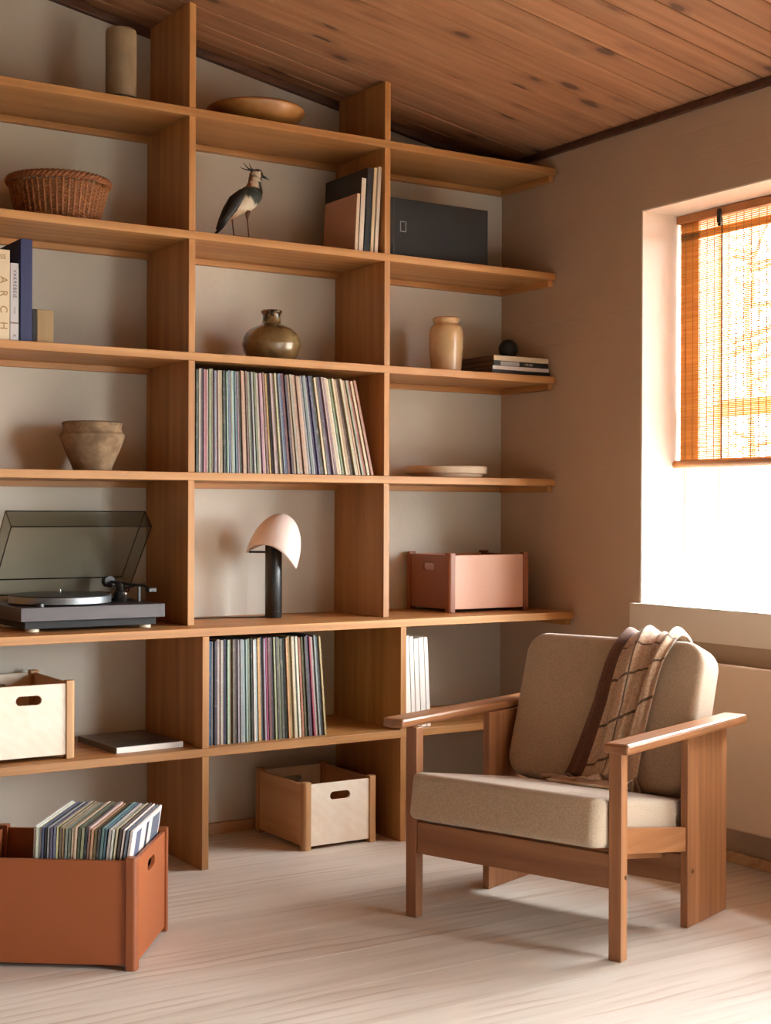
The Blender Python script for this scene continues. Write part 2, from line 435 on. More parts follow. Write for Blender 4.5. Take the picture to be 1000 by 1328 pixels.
struct('baseboard_back', M().box(XL, -.014, -.014, 0, 0, .036), MAT['skirt'], .002)
struct('baseboard_right', M().box(-.014, 0, YF, 0, 0, .034), MAT['skirt'], .002)

def window(name, W, blind=False):
    y0, y1, z0, z1 = W
    root = struct(name, loc=(.2, (y0+y1)/2, z0))
    t = .004
    ln = M().box(0.002, .19, y1-t, y1, z0, z1).box(0.002, .19, y0, y0+t, z0, z1).box(0.002, .19, y0, y1, z1-t, z1)
    ln.box(.19, WT-.002, y1-t-.006, y1, z0, z1).box(.19, WT-.002, y0, y0+t+.006, z0, z1).box(.19, WT-.002, y0, y1, z1-t-.006, z1)
    part('reveal_lining', ln, MAT['reveal'], root, world=True)
    # frame, sash rail and mullion at the outer end of the recess
    fr = M(); xa, xb = .345, .395; e = .010; f = .012
    fr.box(xa, xb, y1-e-f, y1-e, z0, z1-e).box(xa, xb, y0+e, y0+e+f, z0, z1-e).box(xa, xb, y0+e+f, y1-e-f, z1-e-f, z1-e).box(xa, xb, y0+e+f, y1-e-f, z0, z0+f)
    part('frame', fr, MAT['white'], root, .003, world=True)
    ym = (y0+y1)/2
    part('mullion', M().box(xa, xb, ym-.03, ym+.03, z0+f, z1-e-f), MAT['white'], root, .003, world=True)
    zr = 1.38
    part('sash_rail', M().box(xa+.002, xb-.002, ym+.03, y1-e-f, zr, zr+.058), MAT['white'], root, .003, world=True)
    part('sash_rail', M().box(xa+.002, xb-.002, y0+e+f, ym-.03, zr, zr+.058), MAT['white'], root, .003, world=True)
    for (a, b) in ((ym+.03, y1-e-f), (y0+e+f, ym-.03)):
        for (c, d) in ((z0+f, zr), (zr+.058, z1-e-f)):
            part('pane', M().box(.368, .372, a, b, c, d), MAT['glass'], root, world=True)
    return root
w1 = window('window_1', W1); w2 = window('window_2', W2)
# thick plastered sill board, a little proud of the wall and returning into the recess
part('sill', M().box(-.022, -.0005, W1[0]-.03, W1[1]+.027, W1[2]-.101, W1[2]+.002).box(-.022, .345, W1[0]+.006, W1[1]-.006, W1[2]-.0, W1[2]+.002), MAT['reveal'], w1, .002, world=True)

# flat radiator under the window
rd = thing('radiator', 'flat beige panel radiator mounted low on the wall under the window', 'radiator', (-.065, -1.6, .127))
part('panel', M().box(-.105, -.085, -2.15, -1.03, .127, .607), MAT['rad'], rd, .006, world=True)
part('side_cover', M().box(-.085, -.03, -1.05, -1.034, .135, .600), MAT['rad'], rd, .002, world=True)
part('side_cover', M().box(-.085, -.03, -2.146, -2.13, .135, .600), MAT['rad'], rd, .002, world=True)
g = M()
for i in range(70): g.box(-.084, -.031, -2.12+i*.0152, -2.114+i*.0152, .592, .600)
part('top_grille', g, MAT['rad'], rd, world=True)
for yy in (-1.25, -1.95): part('bracket', M().box(-.085, -.001, yy-.015, yy+.015, .2, .55), MAT['rad'], rd, world=True)

# ------------------------------------------------------------ bookcase
D1, D2, U1, U2, U3, T, TS = .3177, .4221, -1.3903, -.695, -2.0853, .0215, .0245
ZS = dict(G=.3567, F=.711, D=1.1715, C=1.5315, B=1.8961, A=2.265)
bc = thing('bookcase', 'tall built-in oak bookcase filling the back wall up to the sloping ceiling', 'bookcase', (-1.05, 0, 0))
XE = U3 - T
for k, z in ZS.items():
    d = D2 if k in 'GF' else D1
    part('shelf', M().box(XE-.01, -.002, -d, -.001, z-TS, z), MAT['oak_x'], bc, .0015, world=True)
levels = [('0', 0), ('G', .3567), ('F', .711), ('D', 1.1715), ('C', 1.5315), ('B', 1.8961), ('A', 2.265)]
for ux in (U1, U2, U3):
    for i in range(len(levels)):
        z0 = levels[i][1]; d = D2 if i < 2 else D1
        if i < len(levels)-1:
            z1 = levels[i+1][1] - TS
            mm = M().box(ux-T, ux, -d+.0008, -.0155 if i == 0 else -.001, z0+.0003, z1-.0003)
        else:
            a, b = ux-T, ux
            mm = M().prism([(a, z0+.0003), (b, z0+.0003), (b, cz(b)-.003), (a, cz(a)-.003)], -d+.0008, -.0235, lambda p, q, t: (p, t, q))
        part('upright', mm, MAT['oak_z'], bc, .001, world=True)
bays = ((U3+.0006, U1-T-.0006), (U1+.0006, U2-T-.0006), (U2+.0006, -.0025))
for k in 'ABCDF':
    z = ZS[k] - TS
    for (a, b) in bays:
        part('batten', M().box(a, b, -.022, -.001, z-.0195, z-.0004), MAT['oak_x'], bc, .001, world=True)
    d = (D2 if k == 'F' else D1) - .016
    part('batten', M().box(-.0235, -.0025, -d, -.0226, z-.0215, z-.0004), MAT['oak_y'], bc, .001, world=True)

# ------------------------------------------------------------ storage crates (panels between rounded corner posts)
def slot_panel(wd, z0, z1, th, sw=.074, sh=.026, top=.042, n=8):
    """panel in the x-z plane centred on x=0, thickness along y, with a stadium hand slot"""
    zc_ = z1 - top; r = sh/2; hw = sw/2 - r
    loop = []
    for i in range(n+1): a = -math.pi/2 + math.pi*i/n; loop.append((hw + r*math.cos(a), zc_ + r*math.sin(a)))
    for i in range(n+1): a = math.pi/2 + math.pi*i/n; loop.append((-hw + r*math.cos(a), zc_ + r*math.sin(a)))
    out = []
    for (x, z) in loop:     # matching outline points on the rectangle, cast from the slot centre
        dx, dz = x, z - zc_
        s = min((wd/2)/abs(dx) if abs(dx) > 1e-9 else 1e9, ((z1-zc_) if dz > 0 else (zc_-z0))/abs(dz) if abs(dz) > 1e-9 else 1e9)
        out.append([x*s, zc_ + dz*s])
    # pull the nearest points onto the rectangle corners
    for cx_, cz_ in ((wd/2, z1), (-wd/2, z1), (wd/2, z0), (-wd/2, z0)):
        i = min(range(len(out)), key=lambda q: (out[q][0]-cx_)**2 + (out[q][1]-cz_)**2); out[i] = [cx_, cz_]
    mm = M(); k = len(loop)
    for yy in (-th/2, th/2):
        for p in loop: mm.v.append((p[0], yy, p[1]))
        for p in out: mm.v.append((p[0], yy, p[1]))
    for i in range(k):
        j = (i+1) % k
        mm.f.append((i, j, k+j, k+i)); mm.f.append((2*k+j, 2*k+i, 3*k+i, 3*k+j))
        mm.f.append((j, i, 2*k+i, 2*k+j)); mm.f.append((k+i, k+j, 3*k+j, 3*k+i))
    return mm
def crate(name, label, loc, rz, L, D, H, mp, ms, mpost, min_, group=None):
    """local origin: centre of the base; L along x (slotless long faces), D along y; hand slots on the +-x ends"""
    t = thing(name, label, 'storage crate', loc, rz, group)
    th = .010; pr = .014; z0, z1 = .012, H
    for s in (-1, 1):
        part('panel', M().box(-L/2+pr*1.4, L/2-pr*1.4, s*(D/2-.008)-th/2, s*(D/2-.008)+th/2, z0, z1), mp, t, .0012)
        e = slot_panel(D-2.6*pr, z0, z1, th)
        e.xf(Matrix.Translation((s*(L/2-.008), 0, 0)) @ Matrix.Rotation(R(90), 4, 'Z'))
        part('slotted_panel', e, ms, t, .001)
    part('base_panel', M().box(-L/2+.014, L/2-.014, -D/2+.014, D/2-.014, .014, .022), min_, t)
    for sx in (-1, 1):
        for sy in (-1, 1):
            cx_, cy_ = sx*(L/2-.011), sy*(D/2-.011)
            pl = []
            for i in range(9):
                a = math.pi/2*i/8; pl.append((cx_ + sx*pr*.2 + sx*pr*.75*math.cos(a), cy_ + sy*pr*.2 + sy*pr*.75*math.sin(a)))
            pl += [(cx_-sx*pr*.9, cy_+sy*pr*.95), (cx_-sx*pr*.9, cy_-sy*pr*.9), (cx_+sx*pr*.95, cy_-sy*pr*.9)]
            part('corner_post', M().prism(pl, 0.0005, H+.008, lambda a, b, z: (a, b, z)), mpost, t, .0015)
    return t
th_ = R(-36.5)
Lr, Dr = .43, .335
e_ = Vector((math.cos(th_), math.sin(th_))); n_ = Vector((-math.sin(th_), math.cos(th_))); c_ = Vector((-1.94, -1.186))
cc = c_ - e_*Lr/2 + n_*Dr/2
crate('record_crate', 'large rust orange crate of record sleeves standing on the floor', (cc.x, cc.y, 0), th_, Lr, Dr, .252, MAT['rust'], MAT['rust'], MAT['rustedge'], MAT['rust'])
crate('storage_crate', 'pale birch crate standing on the floor under the lowest shelf', (-.911, -.212, 0), R(-90), .328, .262, .204, MAT['beechin'], MAT['birch'], MAT['beech'], MAT['beechin'], 'small wooden crates')
crate('storage_crate', 'pale birch crate on the low shelf at far left, above the orange crate', (-1.918, -.212, .3567), R(-90), .328, .262, .212, MAT['beechin'], MAT['birch'], MAT['beech'], MAT['beechin'], 'small wooden crates')
crate('storage_crate', 'terracotta pink crate on the shelf in the right corner', (-.258, -.148, .711), 0, .340, .262, .196, MAT['rose'], MAT['rosepost'], MAT['rosepost'], MAT['rosepost'], 'small wooden crates')

# ------------------------------------------------------------ record sleeves
def sleeve_mat():
    mt, nt, bs = newmat('record_sleeve'); oi = N(nt, 'ShaderNodeObjectInfo'); tc = N(nt, 'ShaderNodeTexCoord')
    src = coords(nt)
    f1 = noise(nt, mapped(nt, src, (20, 5, 14)), 3, 4, .7); f2 = noise(nt, mapped(nt, src, (8, 8, 140)), 1.5, 2, .6)
    st = ramp(nt, [(.56, (0,0,0,1)), (.62, (1,1,1,1))]); nt.links.new(f2, st.inputs[0])
    hs = N(nt, 'ShaderNodeHueSaturation'); hs.inputs['Saturation'].default_value = .6; hs.inputs['Value'].default_value = 1.5
    nt.links.new(oi.outputs['Color'], hs.inputs['Color'])
    c = mixc(nt, math_(nt, 'MULTIPLY', st.outputs[0], .2), oi.outputs['Color'], hs.outputs[0])
    wr = ramp(nt, [(.55, (0,0,0,1)), (.75, (1,1,1,1))]); nt.links.new(f1, wr.inputs[0])
    c = mixc(nt, math_(nt, 'MULTIPLY', wr.outputs[0], .35), c, lin(190, 178, 160))
    # tiny lines of title print in the middle of the spine, hinted by fine dark flecks
    f3 = noise(nt, mapped(nt, src, (4, 4, 420)), 1.0, 1, .5); fl = ramp(nt, [(.60, (0,0,0,1)), (.66, (1,1,1,1))]); nt.links.new(f3, fl.inputs[0])
    c = mixc(nt, math_(nt, 'MULTIPLY', fl.outputs[0], .10), c, (.02, .02, .02, 1))
    nt.links.new(c, bs.inputs['Base Color']); bs.inputs['Roughness'].default_value = .5; return mt
MAT['sleeve'] = sleeve_mat()
PAL = {'crimson': (150,46,70), 'white': (222,216,204), 'pale grey': (176,172,164), 'charcoal': (54,52,52), 'black': (28,27,28), 'slate blue': (92,112,130),
       'teal': (84,126,126), 'pale teal': (150,184,182), 'sage green': (136,148,120), 'mauve': (150,122,132), 'tan': (176,140,102), 'cream': (212,196,160),
       'ochre': (190,150,82), 'navy': (44,56,96), 'deep blue': (34,74,112), 'brown': (96,70,52), 'rust red': (150,80,62), 'dusty pink': (196,160,146),
       'purple': (84,62,112), 'lavender grey': (152,150,170), 'plum': (92,40,52), 'pale yellow': (224,204,150), 'moss green': (92,100,72), 'grey blue': (126,140,150)}
LPS = .308
sm = {}
def sleeve_mesh(wd):
    k = round(wd, 4)
    if k not in sm:
        mm = M().prism([(.0006,0),(wd-.0006,0),(wd,.0008),(wd,.3142),(wd-.0006,.315),(.0006,.315),(0,.3142),(0,.0008)], 0, .313, lambda a, b, t: (a, t, b))
        sm[k] = mm.mesh('record_sleeve', MAT['sleeve'])
    return sm[k]
def ordinal(n): return '%d%s' % (n, 'th' if 10 <= n % 100 <= 20 else {1: 'st', 2: 'nd', 3: 'rd'}.get(n % 10, 'th'))
def shelf_row(names, x0, x1, yfront, z, lean, place, group, ease=1.6, hmin=1.0):
    n = len(names); h = .315
    tot = (x1 - x0) - h*math.tan(lean)
    ws = [random.choice((.0046, .0058, .0070, .0088)) for _ in names]
    gap = (tot - sum(ws)) / n
    if gap < .0006:
        f = (tot - .0008*n)/sum(ws); ws = [w_*f for w_ in ws]; gap = .0008
    x = x0; pa = 0
    for i, (nm, w_) in enumerate(zip(names, ws)):
        a = lean*((i+1)/n)**ease
        x += h*(math.tan(a) - math.tan(pa)) + gap; pa = a
        q = min((.0046, .0052, .0058, .0064, .0070, .0078, .0088), key=lambda v: abs(v-w_))
        q = q if q <= w_ + gap*.5 else .0046
        o = obj('record_sleeve', sleeve_mesh(q))
        o.location = (x, yfront + random.uniform(0, .010), z + .0004); o.rotation_euler = (0, -a, 0); o.scale = (1, 1, random.uniform(.978, 1.0))
        c = [max(0, min(255, int(v*.78 + k*.22) + random.randint(-9, 9))) for v, k in zip(PAL[nm], (158, 150, 138))]; o.color = lin(*c)
        nb = ' beside a %s one' % names[i-1] if i and names[i-1] != nm else ''
        tag(o, '%s record sleeve%s, %s from left in %s' % (nm, nb, ordinal(i+1), place), 'record', group)
        x += w_ / math.cos(a)
up = ('black,pale grey,charcoal,mauve,crimson,white,sage green,pale grey,grey blue,dusty pink,pale grey,tan,black,pale teal,slate blue,sage green,pale teal,slate blue,mauve,charcoal,tan,cream,brown,sage green,'
      'black,pale grey,moss green,white,mauve,dusty pink,brown,ochre,black,pale grey,mauve,cream,charcoal,slate blue,navy,plum,black,tan,sage green,cream,tan,dusty pink,grey blue,slate blue,lavender grey,purple,navy,'
      'black,cream,charcoal,purple,dusty pink,mauve,cream,white,sage green,cream,tan,brown,cream,pale grey,tan,sage green,rust red,cream,rust red').split(',')
shelf_row(up, -1.386, -.757, -.3145, ZS['D'], R(13), 'upper record row', 'records in the upper row')
lo = ('white,deep blue,pale teal,black,dusty pink,pale grey,navy,pale teal,tan,brown,black,mauve,grey blue,pale teal,pale teal,sage green,black,white,pale teal,ochre,'
      'slate blue,lavender grey,crimson,plum,black,sage green,charcoal,moss green,charcoal,black,ochre,pale yellow,cream,black,white,rust red,brown,charcoal,purple,crimson,pale grey,grey blue,charcoal,tan').split(',')
shelf_row(lo, -1.383, -.968, -.385, ZS['G'], R(4.5), 'lower record row', 'records in the lower row', 1.5)
# sleeves standing in the orange crate, leaning a little to the right
cr = ('pale grey,white,lavender grey,navy,black,grey blue,purple,slate blue,cream,brown,tan,sage green,moss green,white,cream,charcoal,sage green,black,dusty pink,tan,brown,charcoal,teal,deep blue,pale grey,white,cream,charcoal,white,slate blue,white').split(',')
n = len(cr); s0, s1 = -.255, -.054
pit = (s1 - s0)/n
for i, nm in enumerate(cr):
    a = R(2.0 + 7*(i/n)**2); u = s0 + pit*i - .315*math.tan(R(1.2))*(1-i/n)*0
    p = c_ + e_*u + n_*(.0165 + random.uniform(0, .004))
    o = obj('record_sleeve', sleeve_mesh(.0058 if i == n-1 else random.choice((.0040, .0050, .0058))))
    o.location = (p.x, p.y, .0226 + .0055*math.sin(a)*1.2); o.scale = (1, .95, .955 + random.uniform(-.008, .008)); o.rotation_euler = (0, a, th_)
    c = [max(0, min(255, int(v*.78 + k*.22) + random.randint(-9, 9))) for v, k in zip(PAL[nm], (158, 150, 138))]; o.color = lin(*c)
    nb = ' behind a %s one' % cr[i-1] if i and cr[i-1] != nm else ''
    tag(o, '%s record sleeve%s, %s from left in orange crate' % (nm, nb.replace('behind', 'beside'), ordinal(i+1)), 'record', 'records in the orange crate')

# the rightmost cover in the crate shows its banded print
for k, (y0_, y1_, cl) in enumerate(((.045, .095, lin(92, 100, 122)), (.150, .175, lin(60, 62, 74)), (.215, .300, lin(96, 102, 116)))):
    part('cover_print', M().box(.0059, .0061, y0_, y1_, .012, .303), plain('print_ink', cl, .5, mott=.15, mscale=40), o)
# ------------------------------------------------------------ books
def text_part(txt, size, loc, rot, col, parent, name='lettering', ext=.0003, spacing=1.0):
    cu = bpy.data.curves.new(name, 'FONT'); cu.body = txt; cu.size = size; cu.extrude = ext; cu.align_x = 'CENTER'; cu.align_y = 'CENTER'; cu.space_character = spacing
    tmp = bpy.data.objects.new(name, cu); C.objects.link(tmp)
    dg = bpy.context.evaluated_depsgraph_get(); me = bpy.data.meshes.new_from_object(tmp.evaluated_get(dg))
    bpy.data.objects.remove(tmp)
    me.materials.clear(); me.materials.append(plain('ink', col, .6))
    o = obj(name, me, parent); o.location = loc; o.rotation_euler = rot; return o
def book(label, loc, W, D, H, cover, page=None, rot=(0,0,0), spine=None, group=None, kind='hard', name='book'):
    """upright book: spine at y=0 facing -y, thickness W along x, depth D along +y"""
    t = thing(name, label, 'book', loc, group=group, rot=rot)
    cv = plain('book_cover', cover, .55, mott=.05, mscale=12); c = .0022 if kind == 'hard' else .0008
    part('cover', M().box(0, c, 0, D, 0, H).box(W-c, W, 0, D, 0, H), cv, t, .0004)
    part('spine', M().box(0, W, -.0012, c, 0, H), plain('book_spine', spine or cover, .55, mott=.05, mscale=12), t, .0008)
    part('pages', M().box(c, W-c, c, D-.003, .002, H-.002), plain('book_pages', page or lin(214, 202, 180), .8, mott=.1, mscale=300), t)
    return t
BKL = 'books on the left shelf'
zc3 = ZS['C'] + .0004
b1 = book('thick cream book with gilt capitals, leftmost on the left shelf', (-2.030, -.300, zc3), .078, .24, .253, lin(226, 208, 176), group=BKL)
PI2 = math.pi/2
for ch, dz in (('A', .168), ('R', .130), ('C', .086), ('H', .040)):
    text_part(ch, .030, (.060, -.0016, dz), (PI2, PI2, 0), lin(158, 116, 66), b1)
text_part('SS', .018, (.058, -.0016, .232), (PI2, 0, 0), lin(150, 106, 66), b1)
b2 = book('slim white book with dark spine print between cream and blue books', (-1.9505, -.300, zc3), .0235, .2, .218, lin(206, 202, 204), group=BKL, kind='soft')
text_part('VAKREBEIE', .0135, (.0125, -.0016, .160), (PI2, PI2, 0), lin(40, 42, 66), b2, spacing=1.25)
part('spine_band', M().box(.0006, .0229, -.0018, -.0010, .048, .052), plain('ink', lin(120, 90, 90), .6), b2)
text_part('NORD', .007, (.012, -.0016, .085), (PI2, PI2, 0), lin(130, 126, 132), b2)
text_part('K', .011, (.012, -.0016, .014), (PI2, PI2, 0), lin(60, 40, 60), b2)
book('thin black book squeezed beside the tall blue book', (-1.9265, -.296, zc3), .0045, .2, .205, lin(30, 34, 32), group=BKL, kind='soft')
book('tall cobalt blue book, tallest on the left shelf', (-1.9212, -.300, zc3), .034, .26, .289, lin(26, 34, 84), group=BKL)
wb = thing('wooden_block', 'small tan wooden block with dark side beside the tall blue book', 'block', (-1.850, -.255, zc3))
part('body', M().box(-.023, .026, -.045, .045, 0, .094), wood('block_wood', lin(120, 96, 60), lin(150, 124, 84), lin(166, 140, 98), 'Z', .6, .4, .3), wb, .002)
part('side_panel', M().box(-.0365, -.0235, -.045, .045, 0, .094), MAT['blackmatt'], wb, .001)

BKM = 'books leaning at the middle upright'
zb = ZS['B'] + .0004
tl = (0, R(3.0), 0)
bxs = [(-.8125, .0115, .205, .186, lin(196, 150, 124), lin(226, 204, 176), 'tan covered small book leaning on taller books beside the bird', .5),
       (-.7975, .0165, .225, .238, lin(34, 28, 26), lin(230, 220, 204), 'white spined book with black cover behind the small tan book', 1),
       (-.7770, .0200, .270, .274, lin(20, 20, 24), lin(22, 24, 30), 'thick black book among pale spined books beside the bird', 1),
       (-.7530, .0110, .270, .277, lin(206, 186, 150), lin(216, 196, 160), 'thin cream book between black and white books', 1),
       (-.7360, .0120, .275, .283, lin(226, 216, 198), lin(232, 222, 206), 'thin white book nearest the middle upright', 1)]
for (x, W, D, H, cv, sp, lb, q) in bxs:
    book(lb, (x-.009, -.300, zb + W*math.sin(R(3)) + .0003), W, D, H, cv, rot=(0, R(3.0), 0), spine=sp, group=BKM, kind='soft')
# lying stack in the right corner
BKS = 'books stacked flat in the right corner'
def flat_book(label, x0, x1, y0, y1, z, H, cover, edge, spine_left=False, rz=0):
    t = thing('book', label, 'book', ((x0+x1)/2, (y0+y1)/2, z), rz, BKS)
    a, b = (x1-x0)/2, (y1-y0)/2
    c = .002
    part('cover', M().box(-a, a, -b, b, 0, c).box(-a, a, -b, b, H-c, H), plain('book_cover', cover, .5), t, .0004)
    part('spine', M().box(-a, a, -b-.001, -b+.002, 0, H), plain('book_spine', edge, .5, mott=.06), t, .0006)
    part('pages', M().box(-a+.003, a-.003, -b+.003, b-.002, c, H-c), plain('book_pages', lin(120, 96, 78), .8), t)
    return t
zz = ZS['C'] + .0003
st = [('dark brown book, lowest of the flat stack in the right corner', -.262, -.006, -.292, -.09, .0155, lin(58, 40, 32), lin(40, 30, 28)),
      ('white book, third down in the flat stack in the right corner', -.257, -.010, -.290, -.095, .013, lin(70, 48, 40), lin(222, 212, 206)),
      ('black book with pale title block, second in the flat stack', -.250, -.012, -.288, -.09, .0175, lin(38, 30, 28), lin(30, 26, 26)),
      ('cream book, topmost of the flat stack under the black ball', -.252, -.012, -.290, -.09, .0175, lin(92, 66, 52), lin(214, 198, 168))]
for (lb, x0, x1, y0, y1, H, cv, ed) in st:
    t = flat_book(lb, x0, x1, y0, y1, zz, H, cv, ed); zz += H + .0002
    if 'title block' in lb:
        part('title_panel', M().box(-.092, -.010, -.1012, -.0996, .002, .0155), plain('title_paper', lin(176, 172, 170), .6, mott=.1, mscale=80), t)
        text_part('\u2022 MUSIK', .012, (.030, -.1006, .0085), (PI2, 0, 0), lin(186, 178, 168), t)
ball = part('ball', M().lathe([(0, 0)] + [(.0345*math.sin(math.pi*i/20), .0345-.0345*math.cos(math.pi*i/20)) for i in range(1, 20)] + [(0, .069)], 32), MAT['blackmatt'], smooth=True)
ball.location = (-.125, -.205, zz); tag(ball, 'matt black ball sitting on the flat book stack', 'ball')
# folders on the low shelf at the right
for i, (w_, h) in enumerate(((.0185, .298), (.014, .295), (.016, .287), (.019, .290), (.0135, .291))):
    x = -.6915 + sum((.0185, .014, .016, .019, .0135)[:i]) + .0022*i
    o = thing('folder', '%s white folder on the low shelf right of the lower records' % ('leftmost', 'second leftmost', 'middle', 'second rightmost', 'rightmost')[i], 'folder', (x + .0115 + .0012*i, -.400, ZS['G']+.0004), group='white folders on the low shelf', rot=(0, R(-2.2-.2*i), 0))
    part('cover', M().box(0, .0012, 0, .225, 0, h).box(w_-.0012, w_, 0, .225, 0, h), MAT['white'], o, .0004)
    part('spine', M().box(0, w_, -.001, .001, 0, h), MAT['white'], o, .0004)
    part('pages', M().box(.002, w_-.002, .001, .22, .004, h-.01), plain('paper', lin(220, 216, 208), .8), o)
# magazine on the low shelf
mg = thing('magazine', 'thick magazine with white spine lying on the low shelf by the birch crate', 'magazine', (-1.562, -.235, ZS['G']+.0004), R(3))
part('cover', M().box(-.108, .108, -.133, .133, .0165, .0180).box(-.108, .108, -.133, .133, 0, .0012), plain('magazine_cover', lin(104, 88, 78), .35, col2=lin(70, 58, 50), mscale=14), mg)
part('cover_picture', M().box(-.09, .104, -.128, -.02, .0181, .0184), plain('cover_print', lin(74, 68, 60), .35, col2=lin(20, 18, 16), mscale=22), mg)
part('spine', M().box(-.104, .108, -.1345, -.1325, .0005, .0172), MAT['white'], mg)
part('pages', M().box(-.107, .104, -.132, .131, .0013, .0164), plain('magazine_pages', lin(90, 74, 64), .7), mg)
# black archive box
cb = thing('archive_box', 'black archive box with metal label holder on the second shelf', 'box', (-.465, -.15, ZS['B']+.0003))
part('body', M().box(-.205, .208, -.11, .12, 0, .2005), MAT['blackmatt'], cb, .002)
part('spine_ridge', M().box(-.184, -.176, -.1112, -.109, .002, .1985), MAT['black'], cb, .0008)
part('hinge_strip', M().box(-.205, -.168, -.1108, -.1085, .001, .1995), plain('black_cloth', (.016, .015, .015, 1), .8), cb, .0008)
lh = M().box(-.155, -.1525, -.1118, -.1095, .09, .125).box(-.1335, -.131, -.1118, -.1095, .09, .125).box(-.1525, -.1335, -.1118, -.1095, .1225, .125).box(-.1525, -.1335, -.1118, -.1095, .09, .0925)
part('label_holder', lh, plain('holder_metal', (.30, .29, .28, 1), .4, .8), cb)

# ------------------------------------------------------------ pots and bowls
def glaze(name, c1, c2, c3, sc_=14, rough=.35, coat=.0, grad=None):
    mt, nt, bs = newmat(name); src = coords(nt, False)
    f = noise(nt, src, sc_, 6, .65); rp = ramp(nt, [(.3, c3), (.5, c2), (.68, c1)]); nt.links.new(f, rp.inputs[0])
    col = rp.outputs[0]
    if grad:   # darker ash dribbles over the shoulder (glaze pattern, fixed to the pot)
        z0, z1, gc = grad; sx = N(nt, 'ShaderNodeSeparateXYZ'); nt.links.new(src, sx.inputs[0])
        mr = N(nt, 'ShaderNodeMapRange'); mr.inputs[1].default_value = z0; mr.inputs[2].default_value = z1; nt.links.new(sx.outputs[2], mr.inputs[0])
        sp = ramp(nt, [(.46, (0,0,0,1)), (.56, (1,1,1,1))]); nt.links.new(noise(nt, src, 22, 5, .75), sp.inputs[0])
        col = mixc(nt, math_(nt, 'MULTIPLY', mr.outputs[0], sp.outputs[0]), col, gc)
    nt.links.new(col, bs.inputs['Base Color']); bs.inputs['Roughness'].default_value = rough
    bs.inputs['Coat Weight'].default_value = coat; bs.inputs['Coat Roughness'].default_value = .12
    bump(nt, bs, f, .15, .002); return mt
def spline(pts, n=6):
    out = []
    for i in range(len(pts)-1):
        p0 = pts[max(i-1,0)]; p1 = pts[i]; p2 = pts[i+1]; p3 = pts[min(i+2,len(pts)-1)]
        for k in range(n):
            t = k/n
            out.append(tuple(.5*((2*b)+(-a+c)*t+(2*a-5*b+4*c-d)*t*t+(-a+3*b-3*c+d)*t**3) for a, b, c, d in zip(p0, p1, p2, p3)))
    out.append(pts[-1]); return out
def vessel(name, label, cat, loc, outer, wall, mat, n=6, rim=None, seg=56, parts=(), group=None):
    t = thing(name, label, cat, loc, group=group)
    o = spline(outer, n)
    inner = [(max(r-wall, .002), z) for r, z in o if z > wall*1.3][::-1]
    prof = [(0, .0005)] + [(max(r,0), max(z,.0005)) for r, z in o] + [(o[-1][0]-wall*.5, o[-1][1]+wall*.35)] + inner + [(0, inner[-1][1])]
    part('body', M().lathe(prof, seg), mat, t, smooth=True)
    return t
zA, zB, zC_, zD = (ZS[k]+.0002 for k in 'ABCD')
v = vessel('cylinder_vase', 'tall grey-brown cylindrical vase on the top left shelf', 'vase', (-1.596, -.235, zA), [(.034,0),(.041,.002),(.043,.012),(.0445,.016),(.0455,.03),(.0455,.1),(.0455,.19),(.0445,.213),(.042,.218)], .005,
           glaze('matt_stone_glaze', lin(150, 130, 104), lin(138, 118, 92), lin(124, 104, 80), 10, .6))
part('foot_ring', M().lathe([(.0452,.012),(.0466,.0135),(.0466,.0165),(.0452,.018)], 48), plain('foot_ring', lin(90, 76, 58), .6), v, smooth=True)
# woven basket with upright stakes and rolled rim
bk = thing('wicker_basket', 'round brown wicker basket on the second shelf at left', 'basket', (-1.762, -.165, zB))
wick = plain('wicker', lin(150, 92, 44), .6, mott=.3, mscale=60, col2=lin(112, 64, 28)); wick2 = plain('wicker_rim', lin(132, 76, 34), .6, mott=.3, mscale=60)
rb, rt, hb = .112, .143, .122
m1 = M()
for k in range(22):           # weaver rounds going over and under the stakes
    z = .004 + k*(.108/22); r = rb + (rt-rb)*(z/hb)**.8
    pts = []
    for i in range(144):
        a = 2*math.pi*i/144; rr = r + .0019*math.cos(24*a + math.pi*k); pts.append((rr*math.cos(a), rr*math.sin(a), z))
    pts.append(pts[0]); m1.tube(pts, .0026, 5)
part('weave', m1, wick, bk, smooth=True)
m1 = M()
for i in range(48):
    a = 2*math.pi*i/48; pts = []
    for k in range(6):
        z = .003 + .112*k/5; r = rb + (rt-rb)*(z/hb)**.8; pts.append((r*math.cos(a), r*math.sin(a), z))
    m1.tube(pts, .0044, 6)
part('stakes', m1, wick, bk, smooth=True)
m1 = M()
for q in range(3):
    pts = []
    for i in range(121):
        a = 2*math.pi*i/120; ph = 20*a + q*2*math.pi/3
        rr = rt + .0015 + .0055*math.cos(ph); pts.append((rr*math.cos(a), rr*math.sin(a), .124 + .0065*math.sin(ph)))
    m1.tube(pts, .0062, 6)
part('rim', m1, wick2, bk, smooth=True)
part('base', M().lathe([(0,.001),(rb-.002,.001),(rb,.004),(0,.006)], 40), wick, bk, smooth=True)
vessel('wooden_bowl', 'wide shallow golden-brown bowl on the top shelf', 'bowl', (-1.110, -.165, zA),
       [(.085,0),(.092,.001),(.100,.010),(.128,.030),(.150,.052),(.157,.064),(.1545,.070)], .009, glaze('turned_bowl', lin(176, 128, 70), lin(156, 108, 56), lin(132, 86, 42), 9, .4, .3))
